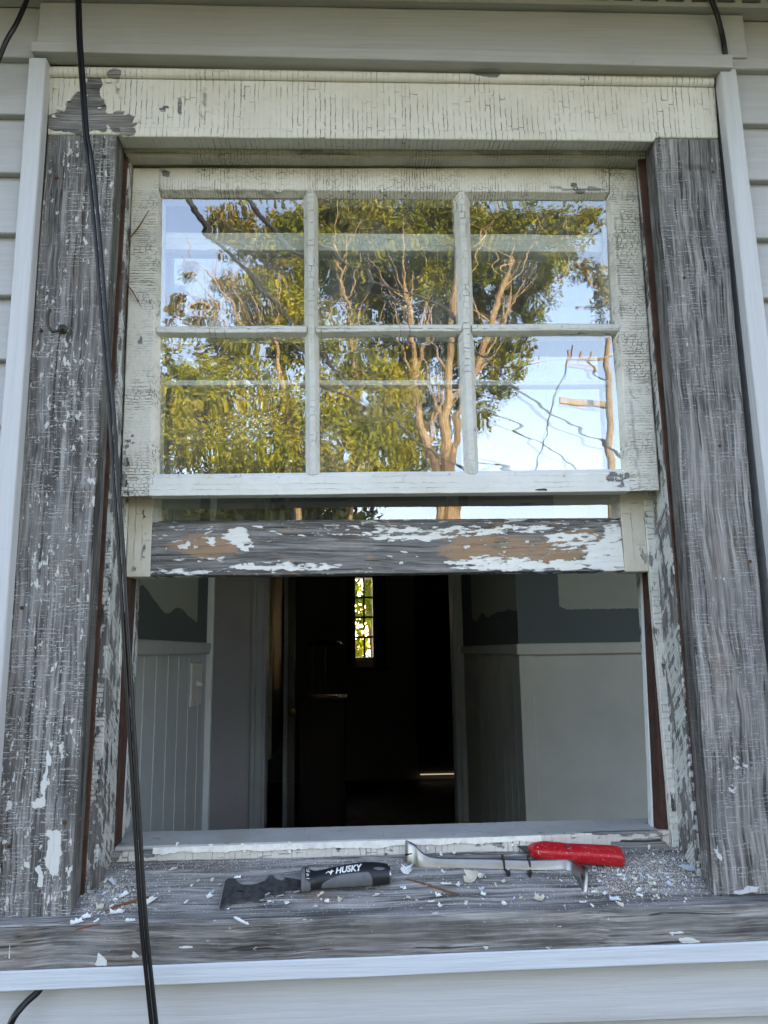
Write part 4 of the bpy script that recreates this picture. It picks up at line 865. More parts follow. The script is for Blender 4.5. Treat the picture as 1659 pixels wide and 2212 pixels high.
tree('leafy yellow green tree reflected in the lower left and middle panes',
     [(420,900,95,0),(520,850,90,.5),(620,930,100,0),(720,900,100,0),(810,910,85,.2),(840,800,70,.6),(740,780,85,.8),(480,980,85,-.4),(600,1030,80,-.5),(370,830,42,.5),(570,760,70,1),(660,700,60,1.3),(380,980,60,-.5),(700,1010,80,-.5),(800,1010,70,-.4),(850,960,50,-.2),(450,780,55,1),(345,1010,50,-.3),(400,1040,60,-.4),(350,760,34,.4),(500,740,60,1),(420,850,60,.2),(350,950,60,-.2),(620,770,60,.9),(540,1040,60,-.5),(760,1000,60,-.4),(820,840,50,.3),(630,640,60,1.6),(560,600,45,1.8),(340,900,50,0)],
     [([(640,1080),(645,980),(620,900),(600,800),(590,720)], 8, 3, -.2), ([(760,1080),(775,1000),(770,900),(772,800),(755,700),(735,620),(720,550)], 6, 3, .5)], 15, lf2, 2900, .115, 7, base_uv=640)
tree('thin branching tree with bare sunlit limbs reflected in the upper left pane',
     [(520,462,46,0),(600,470,46,0),(590,560,46,.4),(530,640,42,.4),(440,670,30,0),(400,578,15,-.3),(500,520,24,0),(650,600,46,.4),(380,640,20,.2),(460,600,16,0),(600,660,52,.4),(390,690,30,.4),(560,500,50,.3),(480,450,30,.2),(640,520,50,.3),(560,620,50,.5),(490,600,30,.2),(640,690,50,.6),(540,700,50,.6)],
     [([(640,1040),(620,850),(580,740),(530,690),(490,640),(462,585),(440,560)], 6, 2, -.6), ([(570,740),(540,680),(510,620),(497,560)], 3.5, 1.5, -.7), ([(560,730),(520,700),(470,660),(430,600)], 3, 1.2, -.7), ([(530,690),(500,690),(440,650),(400,648)], 3, 1.2, -.6), ([(600,760),(560,700),(548,640),(540,560)], 3, 1.2, -.8), ([(580,740),(480,720),(420,700),(375,690)], 3, 1.2, -.8),([(690,520),(705,480),(690,440)],4,2.5,-3.2)], 21, lf3, 2300, .13, 9, base_uv=620)
tree('sparse leafy bough of a neighbouring tree reflected at the right edge',
     [(1265,575,34,0),(1290,640,30,0),(1235,540,22,0),(1300,600,26,.2),(1250,650,14,0),(1340,600,50,.2),(1360,680,60,.2)],
     [([(1430,1050),(1420,900),(1390,760),(1340,660),(1290,610),(1245,560)], 7, 2, 0)], 13, lf3, 2300, .10, 12, base_uv=1430)
# tree outside the far window
bt = thing('tree', (.3, 11.5, -1.28), 'sunlit leafy tree behind the house seen through the narrow far window', 'tree')
lf4 = leaf_mat('backlit_leaf', (.13,.20,.015), (.24,.26,.02), .45)
V, n = leafmesh([(np.array([x, y, z]), 1.0, 1) for x, y, z in ((-.6,11.2,.6),(.5,11.6,1.2),(.1,11.4,2.4),(1.2,11.8,2.2),(-.9,11.6,2.8),(.4,11.5,3.6),(-.5,11.9,4.4),(.9,12,4.2),(-.2,11.5,-.2))], 900, .16, 21); build_leaves(V, n, 'crown', lf4, bt)
MB().tube(spline([(.3,11.6,-1.3),(.35,11.6,0),(.2,11.7,1.6),(.3,11.6,3.4)]), [.16-.004*i for i in range(25)], 8).build('trunk', m_bark, bt)
# utility pole
D = 20; b0 = refl(1318, 1000, D); tp_ = refl(1314, 742, D)
up_ = thing('utility_pole', (b0[0], b0[1], -1.28), 'wooden utility pole with crossarms reflected in the lower right pane', 'utility pole')
MB().tube([(b0[0], b0[1], -1.3), b0, tp_], [.11,.09,.07], 12).build('pole', m_bark, up_)
def arm(ua, va, ub, vb, w):
    A, B = refl(ua, va, D), refl(ub, vb, D); A[1] = B[1] = b0[1]-.16
    MB().block([A+np.array([0,0,w]), B+np.array([0,0,w]), B-np.array([0,0,w]), A-np.array([0,0,w])], [p+np.array([0,.1,0]) for p in (A+np.array([0,0,w]), B+np.array([0,0,w]), B-np.array([0,0,w]), A-np.array([0,0,w]))], cell=9).build('crossarm', m_bark, up_); return A, B
A1_, B1_ = arm(1236, 782, 1332, 776, .055); A2_, B2_ = arm(1220, 868, 1330, 866, .05)
m_ins = plain('insulator', (.2,.14,.1), .3)
for f_ in (.06,.35,.65): q_ = A1_*(1-f_)+B1_*f_; MB().tube([q_+np.array([0,.05,.05]), q_+np.array([0,.05,.28])], [.05,.035], 8).build('insulator', m_ins, up_)
mb = MB(); mb.tube([A1_*.55+B1_*.45, (b0*.35+tp_*.65)+np.array([0,-.1,0])], .025, 6).build('brace', m_bark, up_)
m_wire = plain('wire_sheath', (.025,.025,.03), .6); m_wl = plain('sunlit_wire', (.30,.22,.14), .6)
def wire(uvs, D0, r, lab, mat=None):
    P = [refl(u, v, d) for (u, v), d in zip(uvs, D0)]
    tag(MB().tube(spline(P, 8), r, 6).build('overhead_wire', mat or m_wire), lab, 'wire', 'overhead wires reflected in the panes')
wire([(395,390),(470,490),(560,600),(650,700),(760,820)], [5,5.4,5.8,6.2,6.8], .022, 'dark wire crossing the upper left pane reflection steeply')
wire([(520,395),(640,510),(800,610),(960,700),(1120,845),(1360,1010)], [6,6.6,7.4,8.2,9,10.5], .020, 'long dark wire reflected from the upper left to the lower right pane')
wire([(560,735),(700,815),(860,910),(1000,990),(1120,1025),(1240,1060)], [8,8.4,9,9.6,10,10.6], .018, 'lower dark wire reflected beneath the long one')
wire([(340,800),(560,806),(760,808),(980,806),(1180,800),(1330,796)], [19,19,19,19,19,19], .022, 'pale sunlit wire running level across the lower panes', m_wl)
wire([(1000,900),(1100,935),(1230,1010),(1340,1075)], [11,11,11,11], .016, 'thin wire reflected in the lower right pane')
wire([(1236,770),(1200,880),(1160,1000),(1140,1060)], [20,18,16,15], .018, 'thin wire hanging down from the left end of the crossarm')
# far wood beyond the road, raised at left and dark to dim its reflection
V, n = leafmesh([(np.array([x, -42+3*math.sin(x), h_+1.0*math.sin(x*.7)]), 3.0, 1) for x in np.arange(-40, 41, 3.0) for h_ in ((.5,3.5,6.0,8.0) if x < 1 else (.5,3.2))], 300, .5, 33)
tl = bpy.data.objects.new('far_treeline', None); bpy.data.objects.remove(tl)
hold = bpy.data.objects.new('tmp', None); COL.objects.link(hold); o = build_leaves(V, n, 'far_treeline', leaf_mat('leaf_dark', (.018,.026,.010), (.035,.042,.014), .1), hold); o.parent = None; bpy.data.objects.remove(hold); tag(o, 'line of trees far beyond the yard, raised at left to darken the reflection', 'trees', kind='stuff')

# ------------------------------------------------------------------ cables
m_cable = plain('black_cable_jacket', (.006,.0065,.009), .28, var=.3, sc=80, spec=.4)
def cable(strands, label):
    cb = thing('cable', strands[0][0][0], label, 'cable', None) if len(strands) > 1 else None
    for P, r in strands:
        o = MB().tube(spline(P, 10), r, 12).build('strand' if cb else 'cable', m_cable, cb)
        if not cb: tag(o, label, 'cable')
path = [(168,-60),(169,0),(172,90),(179,190),(186,290),(193,350),(206,480),(216,600),(228,760),(240,900),(249,1050),(260,1200),(272,1400),(284,1600),(296,1800),(308,1990),(321,2120),(336,2260)]
yy_ = [-.05,-.05,-.052,-.055,-.058,-.06,-.058,-.055,-.053,-.05,-.048,-.047,-.047,-.05,-.055,-.06,-.06,-.06]
s1 = [at(u, v, y) for (u, v), y in zip(path, yy_)]; s2 = [at(u+4.6+ (2.2 if v > 340 else -1.2), v, y-.0012) for (u, v), y in zip(path, yy_)]
cable([([p + np.array([-.0020,0,0]) for p in s1], .0027), ([p for p in s2], .0027)], 'black twin cable hanging down in front of the left side of the window')
cable([([at(u, v, y) for u, v, y in ((78,-60,-.03),(58,0,-.035),(36,50,-.04),(14,88,-.04),(-4,130,-.035),(-30,180,-.03))], .0037)], 'black cable crossing the top left corner')
cable([([at(u, v, y) for u, v, y in ((1528,-60,-.04),(1537,-5,-.037),(1550,35,-.030),(1560,75,-.024),(1566,110,-.0215),(1569,140,-.012))], .0042)], 'black cable running behind the trim at the top right')
cable([([at(u, v, y) for u, v, y in ((104,2105,-.020),(84,2140,-.0235),(56,2166,-.031),(30,2198,-.04),(12,2240,-.04))], .0042)], 'black cable coming out under the sill trim at bottom left')
# screw hook
m_hook = plain('dark_hook_metal', (.07,.06,.045), .45, metal=.7, sc=200)
hk = thing('screw_hook', at(134,712,0), 'small dark open hook screwed into the left side board', 'hook')
P = [at(u, v, y) for u, v, y in ((136,712,.0),(134,712,-.012),(126,714,-.020),(113,716,-.022),(105,706,-.023),(102,692,-.024),(104,678,-.024),(109,668,-.024))]
MB().tube(spline(P, 6), .0022, 10).build('hook', m_hook, hk)
c = at(136,712,0); MB().loft([[c+np.array([r*math.cos(t), -d, r*math.sin(t)]) for t in np.linspace(0, 2*math.pi, 16, endpoint=False)] for r, d in ((.0075,0),(.0075,.0025),(.005,.004),(.003,.005))]).build('collar', m_hook, hk)

# ------------------------------------------------------------------ tools lying on the sill
SN = np.array([0,-.4,1]); SN = SN/np.linalg.norm(SN)
# painter's tool; measured on a close view with origin (680,2750) and 2.676 px per photo px
def tu(x, y): return ((680+x/2.676)*.6636, (2750+y/2.676)*.6636)
pt_ = thing('painters_tool', atsill(*tu(700,400)), 'multi purpose scraper with black and grey handle and notched blade lying on the sill', 'scraper')
m_blade = plain('dark_steel_blade', (.13,.135,.14), .36, metal=.6, var=.7, sc=90, bump=.0002)
m_bright = plain('bright_ground_edge', (.62,.63,.62), .3, metal=.8)
blade = [(85,572),(100,500),(135,330),(165,300),(232,303),(252,335),(300,357),(380,355),(440,338),(490,318),(508,300),(516,280),(545,270),(570,280),(580,303),(630,320),(662,306),(655,288),(800,312),(800,402),(738,418),(735,405),(715,390),(690,388),(665,402),(655,440),(585,455),(580,435),(530,422),(488,442),(480,480),(445,492),(350,487),(250,500),(180,520),(120,552)]
pl = [atsill(*tu(x, y), .004) for x, y in blade]
hole = [atsill(*tu(x, y), .0046) for x, y in ((230,422),(262,405),(300,408),(298,420),(262,418))]
mb = MB().prism(pl, SN, .0018, 0)
mb.build('blade', m_blade, pt_, smooth=False, bevel=.0004)
MB().prism([p+SN*.0013 for p in hole], SN, .0004).build('nail_slot', m_dark, pt_, smooth=False)
for A_, B_ in (((585,455),(655,440)),((738,418),(790,406)),((488,442),(530,424)),((85,572),(135,330)),((445,492),(475,482))):
    a, b = atsill(*tu(*A_), .0048), atsill(*tu(*B_), .0048); MB().tube([a+SN*.0008, b+SN*.0008], .0011 if A_[0] > 100 else .0008, 6).build('ground_edge', m_bright, pt_)
m_blk = plain('black_handle_rubber', (.012,.014,.018), .42, sc=120, bump=.0002); m_gry = plain('grey_handle_grip', (.13,.135,.145), .6, sc=120, bump=.0002); m_capm = plain('steel_cap', (.5,.5,.48), .25, metal=1)
# handle axis along the sill
ax0 = atsill(*tu(800,378), .0); ax1 = atsill(*tu(1580,318), .0); hd_ = ax1-ax0; HL = np.linalg.norm(hd_); hd_ = hd_/HL; sdv = np.cross(SN, hd_)  # towards the house
def hring(t, a, b, off=0.0, up=0.0, n=24, p=2.3):
    c = ax0 + hd_*HL*t + SN*(b+up+.0005) + sdv*off; out = []
    for k in range(n):
        th = 2*math.pi*k/n; cs_, sn_ = math.cos(th), math.sin(th)
        out.append(c + sdv*a*math.copysign(abs(cs_)**(2/p), cs_) + SN*b*math.copysign(abs(sn_)**(2/p), sn_))
    return out
prof = [(0.0,.0165,.0105),(.015,.0185,.0125),(.05,.0195,.0132),(.085,.0185,.0125),(.115,.0150,.0112),(.16,.0128,.0106),(.25,.0126,.0112),(.38,.0145,.0124),(.52,.0162,.0135),(.68,.0172,.0140),(.82,.0170,.0136),(.93,.0152,.0125),(.975,.0140,.0118),(.982,.0125,.0105)]
MB().loft([hring(t, a, b) for t, a, b in prof]).build('handle', m_blk, pt_)
MB().loft([hring(t, a, b, up=.0018) for t, a, b in ((.9825,.0115,.0095),(.998,.0118,.0098),(1.006,.0105,.0085))]).build('end_cap', m_capm, pt_)
def hsurf(t, th):
    """point on the handle surface: t along, th angle from the house side over the top"""
    a = np.interp(t, [q[0] for q in prof], [q[1] for q in prof]); b = np.interp(t, [q[0] for q in prof], [q[2] for q in prof]); p = 2.3
    c = ax0 + hd_*HL*t + SN*(b+.0005); cs_, sn_ = math.cos(th), math.sin(th)
    return c + sdv*a*math.copysign(abs(cs_)**(2/p), cs_) + SN*b*math.copysign(abs(sn_)**(2/p), sn_), (sdv*cs_*b + SN*sn_*a)
def patch(fn_, nt_, ns, lift, mat, name, par):
    V = []; F = []
    for i in range(nt_+1):
        for j in range(ns+1):
            t, th = fn_(i/nt_, j/ns); p, n_ = hsurf(t, th); V.append(p + n_/np.linalg.norm(n_)*lift*(.15 if i in (0, nt_) or j in (0, ns) else 1))
    for i in range(nt_):
        for j in range(ns): F.append((i*(ns+1)+j, (i+1)*(ns+1)+j, (i+1)*(ns+1)+j+1, i*(ns+1)+j+1))
    mb = MB(); mb.add(V, F); return mb.build(name, mat, par)
hnd = [o for o in pt_.children if o.name.startswith('handle')][0]
PI = math.pi
patch(lambda a, b: (.225+a*.56, PI*1.14 - b*PI*(.10+.34*math.sqrt(min(1, a*2.6)))*(1 if a < .94 else max(.55, 1-(a-.94)/.06*.45))), 40, 14, .0009, m_gry, 'grip', hnd)
patch(lambda a, b: (.003+a*.05, PI*1.14 - b*PI*.78), 8, 14, .0009, m_gry, 'bolster_grip', hnd)
patch(lambda a, b: (.053+a*.055, PI*1.14 - b*PI*(.42-.12*a)), 8, 10, .0010, m_gry, 'bolster_grip', hnd)
patch(lambda a, b: (.80+a*.145, PI*(.60+.055*math.sin(PI*a)) - b*PI*.11*math.sin(PI*a)), 20, 6, .0006, m_gry, 'hang_hole', hnd)
# lettering wrapped on the handle
def lettering(txt, t0, t1, th0, th1, mat, name, par, bold=.03, shear=0.0, turn=False):
    cu = bpy.data.curves.new('lettering', 'FONT'); cu.body = txt; cu.size = 1; cu.offset = bold; cu.shear = shear; cu.resolution_u = 4
    tmp = bpy.data.objects.new('tmp', cu); COL.objects.link(tmp); dg = bpy.context.evaluated_depsgraph_get(); me = bpy.data.meshes.new_from_object(tmp.evaluated_get(dg)); bpy.data.objects.remove(tmp)
    bm = bmesh.new(); bm.from_mesh(me); bmesh.ops.triangulate(bm, faces=bm.faces); bmesh.ops.subdivide_edges(bm, edges=bm.edges, cuts=2, use_grid_fill=True)
    co = np.array([v.co[:2] for v in bm.verts]); mn, mx = co.min(0), co.max(0)
    for v in bm.verts:
        a = (v.co.x-mn[0])/(mx[0]-mn[0]); b = (v.co.y-mn[1])/(mx[1]-mn[1])
        if turn: a, b = b, 1-a
        p, n_ = hsurf(t0+(t1-t0)*a, th0+(th1-th0)*b); v.co = Vector(p + n_/np.linalg.norm(n_)*.0007) - org(par)
    m2 = bpy.data.meshes.new(name); bm.to_mesh(m2); bm.free(); m2.materials.append(mat); o = bpy.data.objects.new(name, m2); COL.objects.link(o); o.parent = par; return o
m_wht = plain('white_print', (.82,.82,.82), .5)
lettering('HUSKY', .385, .685, PI*.665, PI*.46, m_wht, 'printed_word', hnd, bold=.035, shear=.25)
lettering('15 in 1', .065, .10, PI*.72, PI*.44, m_wht, 'printed_number', hnd, bold=.02, turn=True)
# the little dog head mark before the word
mk = [(0,.45),(.28,.85),(.55,.70),(.72,1.0),(.80,.72),(1.0,.62),(.78,.50),(.62,.10),(.52,0),(.50,.36),(.34,.42),(.40,.56),(.25,.62),(.12,.42)]
V = []; 
for a, b in mk: p, n_ = hsurf(.275+.10*a, PI*(.675-.18*b)); V.append(p + n_/np.linalg.norm(n_)*.0009)
mb = MB(); mb.add(V, [tuple(range(len(V)))]); mb.build('printed_emblem', m_wht, hnd, smooth=False)
# pry bar: a flat bar standing on its edge; close view origin (1270,2680), 2 px per photo px
def cu_(x, y): return ((1270+x/2.0)*.6636, (2680+y/2.0)*.6636)
prof = [((97,108),(98,246)),((118,120),(112,262)),((145,134),(140,275)),((172,156),(175,284)),((205,190),(215,287)),((250,215),(262,288)),((330,226),(340,288)),((500,229),(500,292)),((735,234),(735,298)),((900,239),(900,303)),((1050,237),(1060,303)),((1140,234),(1130,300)),((1180,243),(1165,308)),((1215,256),(1195,335)),((1245,268),(1218,375)),((1268,300),(1238,415)),((1281,360),(1258,440)),((1283,430),(1276,452))]
top = []; bot = []
for (a, b) in prof:
    q = atsill(*cu_(*b), .0008); bot.append(q)
    yy = q[1] + (.004 if a[0] < 1150 else .004*max(0, (1283-a[0])/133)); 
    if a[0] < 200: yy = min(q[1]+.002, .094)
    top.append(at(*cu_(a[0], a[1]-(7 if 200 < a[0] < 1200 else 0)), yy))
top = spline(top, 4); bot = spline(bot, 4); n = len(top); V = []
TH = .0065
for i in range(n):
    t = (bot[min(i+1,n-1)]-bot[max(i-1,0)]); t /= np.linalg.norm(t); upv = top[i]-bot[i]; upv /= np.linalg.norm(upv); nn = np.cross(upv, t); nn /= np.linalg.norm(nn)
    if nn[1] < 0: nn = -nn
    e = TH*(.25 + .75*min(1, i/(n*.16)))*(1 if i < n*.80 else max(.18, 1-(i-n*.80)/(n*.2)))
    hgt = np.linalg.norm(top[i]-bot[i]); c = min(.0022, hgt*.25)
    c = min(.0042, hgt*.3); V.append([bot[i], bot[i]+upv*.001, top[i]-upv*c, top[i]-upv*c*.45+nn*min(e*.3, c*.22), top[i]-upv*c*.12+nn*min(e*.5, c*.5), top[i]+nn*min(e*.8, c*.9), top[i]-upv*c*.1+nn*e, bot[i]+nn*e])
bar_t = thing('pry_bar', bot[n//2], 'bright steel pry bar with forked claw ends standing on edge on the sill', 'pry bar')
m_steel = M('brushed_steel'); sn = m_steel.noise((12,200,200), detail=4); m_steel = m_steel.done(m_steel.mix(m_steel.noise((70,70,70), detail=5), (.26,.258,.243), (.36,.355,.34)), m_steel.step(sn, .3, .7, .28, .42), m_steel.bump(sn, .2, .0002), metal=1)
MB().loft(V).build('bar', m_steel, bar_t, bevel=.0006)
sl = MB(); a = at(*cu_(100,205), bot[0][1]-.0012); b = at(*cu_(140,198), bot[6][1]-.0012)
sl.tube([a, b], [.0016,.0009], 6); sl.build('nail_slot', m_dark, bar_t)
c = at(*cu_(1250,352), bot[-8][1]-.0016); sl = MB(); sl.tube([c+np.array([-.0006,0,.0045]), c, c+np.array([.0006,0,-.0045])], [.0004,.0016,.0003], 8); sl.build('nail_slot', m_dark, bar_t)
m_tie = plain('black_nylon', (.015,.015,.016), .4)
for x0_, yt, yb, xb in ((738,225,345,768),(905,226,352,908)):
    lab = 'left black cable tie looped around the pry bar' if x0_ < 800 else 'right black cable tie looped around the pry bar'
    q = atsill(*cu_(x0_, 292), .001)
    f0 = at(*cu_(x0_, yt), q[1]-.0012); f1 = at(*cu_(x0_+8, 300), q[1]-.0016); f2 = atsill(*cu_(xb, 322), .003); f3 = atsill(*cu_(xb+4, yb), .0015)
    tt_ = thing('cable_tie', f2, lab, 'cable tie', 'cable ties on the pry bar'); mb = MB()
    bk = f0 + np.array([0,.010,.0005]); bk2 = np.array([f1[0], f1[1]+.010, f1[2]+.004])
    mb.tube(spline([f2, f1, (f0+f1)/2+np.array([0,-.0006,0]), f0, f0+np.array([0,.004,.0016]), bk, bk2], 4), .0014, 8); mb.build('strap', m_tie, tt_)
    d = f3-f2; mb = MB(); h_ = .0032; c = f2; mb.block([c+np.array([-h_,-.002,h_]), c+np.array([h_,-.002,h_]), c+np.array([h_,-.002,-h_]), c+np.array([-h_,-.002,-h_])], [c+np.array([-h_,.002,h_]), c+np.array([h_,.002,h_]), c+np.array([h_,.002,-h_]), c+np.array([-h_,.002,-h_])], cell=1); mb.build('lock_head', m_tie, tt_, bevel=.0007)
    MB().tube([f2, f3], [.0016,.0012], 6).build('tail', m_tie, tt_)
# red utility knife
m_red2 = M('red_painted_metal'); rn = m_red2.noise((1,1,1), scale=900, detail=2); dn_ = m_red2.step(m_red2.noise((420,420,420), detail=3, loc=(1,2,3)), .64, .68)
m_red2 = m_red2.done(m_red2.mix(m_red2.math('MULTIPLY', dn_, .7), (.42,.009,.016), (.72,.64,.62)), .28, m_red2.bump(rn, .35, .0005))
kn = thing('utility_knife', atsill(*cu_(1300,250)), 'red utility knife dusted with paint crumbs lying behind the pry bar', 'utility knife')
k0, k1 = atsill(*cu_(905,262), 0), atsill(*cu_(1532,300), 0); 
kd = k1-k0; KL = np.linalg.norm(kd); kd /= KL; ks = np.cross(SN, kd)
kp = [(0,.0035,.0045,.010),(.02,.007,.0065,.0075),(.06,.0105,.0085,.0045),(.12,.0138,.0100,.0015),(.20,.0150,.0108,.0),(.34,.0150,.0105,.0),(.42,.0138,.0102,.0004),(.55,.0140,.0104,.0002),(.75,.0146,.0106,.0),(.90,.0150,.0106,.0),(.965,.0140,.0100,.0),(.99,.0115,.0085,.0),(1.0,.007,.006,.0)]
def kring(t, a, b, off, n=30, p=3.8):
    c = k0 + kd*KL*t + SN*(b+.0006) + ks*(.014+off); o = []
    for k in range(n):
        th = 2*PI*k/n; c_, s_ = math.cos(th), math.sin(th); o.append(c + ks*a*math.copysign(abs(c_)**(2/p), c_) + SN*b*math.copysign(abs(s_)**(2/p), s_))
    return o
kb = MB().loft([kring(*q) for q in kp]).build('body', m_red2, kn)
P = [k0 + kd*(x) + ks*(.014+y) + SN*.0085 for x, y in ((-.018,.0155),(.008,.0140),(.012,.004),(-.0035,-.003))]
MB().prism(P, SN, .0007).build('blade', plain('knife_blade', (.12,.12,.125), .3, metal=.8), kn, smooth=False)
# knurled thumb area
c = k0 + kd*KL*.42 + SN*.0208 + ks*.0135; MB().loft([[c + SN*h_ + (kd*math.cos(t)+ks*math.sin(t))*r for t in np.linspace(0, 2*PI, 14, endpoint=False)] for r, h_ in ((.0036,-.001),(.0036,.0006),(.0028,.0011))]).build('screw', m_capm, kn)
V = []; mb = MB()
for i in range(34):
    for j in range(5):
        t = .56+i*.0098; c = k0 + kd*KL*t + SN*.0212 + ks*(.0075+j*.0032) + SN*(.0004 if 0 < j < 4 else -.0003); mb.add([c+kd*.0007, c+ks*.0008, c-kd*.0007, c-ks*.0008, c+SN*.0008], [(0,1,4),(1,2,4),(2,3,4),(3,0,4)])
mb.build('knurling', m_red2, kb, smooth=False)

# ------------------------------------------------------------------ paint flakes, splinters and crumbs on the sill
m_fl1 = plain('flake_white', (.74,.75,.72), .6, sc=90, bump=.0004); m_fl2 = plain('flake_cream', (.58,.54,.42), .7, sc=90, var=.35, bump=.0004); m_fl3 = plain('flake_blue_grey', (.52,.58,.66), .6, sc=90, bump=.0003)
def flake(u, v, L, W, ang, mat, lab=None, grp=None, curl=.25, n=12, lift=.0006, name='paint_flake', tilt=0, seed=None, jag=.3, obj_=True, target=None):
    rg = random.Random(seed if seed is not None else int(u*13+v*7)); c = atsill(u, v, lift)
    X = np.array([1,0,0]); Yv = np.cross(SN, X); ca, sa = math.cos(ang), math.sin(ang); A = X*ca+Yv*sa; B = -X*sa+Yv*ca
    V = []; nu, nv = 6, 3
    for i in range(nu+1):
        for j in range(nv+1):
            a = (i/nu-.5); b = (j/nv-.5)
            if i in (0, nu): a += rg.uniform(-.09,.09)*(1+jag)
            if j in (0, nv): b += rg.uniform(-.16,.16)*(1+jag)
            z = abs(b)**2*curl*W*2 + a*tilt*L + curl*L*.25*a*a + rg.uniform(0, .0003)
            V.append(c + A*a*L + B*b*W + SN*(z+.0003+abs(tilt)*L*.5))
    m = len(V); V += [p - SN*.00035 for p in V]; F = []
    id_ = lambda i, j: i*(nv+1)+j
    for i in range(nu):
        for j in range(nv):
            F.append((id_(i,j), id_(i+1,j), id_(i+1,j+1), id_(i,j+1))); F.append((m+id_(i,j), m+id_(i,j+1), m+id_(i+1,j+1), m+id_(i+1,j)))
    for i in range(nu): F += [(id_(i,0), m+id_(i,0), m+id_(i+1,0), id_(i+1,0)), (id_(i,nv), id_(i+1,nv), m+id_(i+1,nv), m+id_(i,nv))]
    for j in range(nv): F += [(id_(0,j), id_(0,j+1), m+id_(0,j+1), m+id_(0,j)), (id_(nu,j), m+id_(nu,j), m+id_(nu,j+1), id_(nu,j+1))]
    if target is not None: target.add(V, F); return
    o = MB(); o.add(V, F); o = o.build(name, mat, smooth=False); tag(o, lab, 'paint flake' if name == 'paint_flake' else 'splinter', grp); return o
px = .00062
BIG = [((108,315),60,42,1.35,m_fl1,'upright curled white flake at the foot of the left claw of the pry bar'),
 ((520,365),84,52,1.25,m_fl2,'large shredded white and tan flake below the middle of the pry bar'),
 ((590,345),46,22,1.1,m_fl1,'white shard leaning on the right of the large shredded flake'),
 ((965,495),62,34,-.45,m_fl2,'layered tan and white flake below the right half of the pry bar'),
 ((315,472),34,20,.1,m_fl1,'squarish white flake below the brown splinter tip'),
 ((96,426),26,14,.4,m_fl1,'small white flake left of the start of the brown splinter'),
 ((740,382),30,14,.4,m_fl2,'tan flake just below the left cable tie'),
 ((745,528),28,20,.3,m_fl1,'rounded white flake alone near the sill edge in the middle'),
 ((268,512),40,9,.05,m_fl1,'narrow white flake lying level left of the middle'),
 ((365,395),66,8,-.1,m_fl1,'long thin white sliver under the pry bar'),
 ((598,430),34,18,.7,m_fl3,'bluish flake right below the large shredded flake'),
 ((606,465),30,20,-.5,m_fl1,'white double flake beside the bluish one'),
 ((1492,340),40,14,.0,m_fl1,'white oblong flake just below the end of the red knife'),
 ((1345,452),24,18,.5,m_fl2,'dull flake right of the pry bar tip'),
 ((1465,438),44,18,-.7,m_fl2,'buff flake right of the pry bar tip pointing down'),
 ((1500,535),46,16,-.9,m_fl2,'cream flake at the lower end of the right heap'),
 ((1450,500),36,22,-.2,m_fl3,'pale bluish flake in the small cluster at the right'),
 ((1482,498),34,14,-.4,m_fl1,'white flake overlapping the pale bluish one'),
 ((1620,435),40,14,.5,m_fl1,'white flake at the far right of the sill heap'),
 ((1255,515),38,10,.0,m_fl1,'flat white flake below the pry bar tip'),
 ((118,486),26,12,-.3,m_fl2,'brownish flake under the start of the splinter'),
 ((326,538),22,20,.8,m_fl1,'small white flake second from the sill edge left of the middle'),
 ((440,402),24,20,-1.0,m_fl1,'white flake standing beside the large shredded flake'),
 ((1600,385),30,8,-.6,m_fl2,'thin dark cream flake above the far right one')]
for (x, y), L, W, a, mt, lab in BIG:
    u, v = cu_(x, y); flake(u, v, L/2*.6636*px*1.05, W/2*.6636*px*1.6, a, mt, lab, 'large loose paint flakes on the sill', curl=.5, tilt=.25 if L > 50 and abs(a) > 1 else 0, lift=.001)
def c5(x, y): return (x/2, y/2)   # unused scale note
BIG2 = [((498,625),52,16,.05,m_fl1,'white oblong flake left of the cable near the front of the sill'),((535,550),44,14,.7,m_fl1,'white flake standing in the left heap of debris'),((398,530),36,22,.3,m_fl3,'bluish white flake against the left side board'),
 ((484,490),50,12,-.8,m_fl1,'white stick like flake in the back left corner'),((650,575),46,18,.9,m_fl1,'torn white flake just right of the cable'),((375,645),34,16,.2,m_fl1,'white flake at the foot of the left side board'),
 ((565,660),34,10,.1,m_fl1,'thin white flake in front of the left heap'),((330,668),44,16,.4,m_fl1,'white flake next to the corner of the left side board'),((905,556),22,16,.6,m_fl1,'small white flake left of the scraper blade'),
 ((1040,662),70,8,-.6,m_fl1,'long curved white sliver in front of the scraper blade'),((750,438),40,10,.5,m_fl2,'cream flake behind the cable near the step'),((1025,474),28,10,.0,m_fl1,'small white flake above the scraper blade'),
 ((1412,578),22,12,-.2,m_fl1,'small white flake below the scraper handle'),((1386,546),28,8,.6,m_fl2,'thin cream flake touching the scraper handle'),((1625,550),30,8,.5,m_fl2,'thin flake below the end of the scraper handle'),((430,605),34,20,.1,m_fl2,'cream flake in the middle of the left heap')]
for (x, y), L, W, a, mt, lab in BIG2:
    u, v = x/1.327*.6636, (2500+y/1.327)*.6636; flake(u, v, L/1.327*.6636*px*1.05, W/1.327*.6636*px*1.6, a, mt, lab, 'large loose paint flakes on the sill', curl=.4, lift=.0015)
flake(1490, 1880, .022, .013, .15, m_fl3, 'large blue grey flake leaning at the foot of the right side board', 'large loose paint flakes on the sill', lift=.004, tilt=-.2)
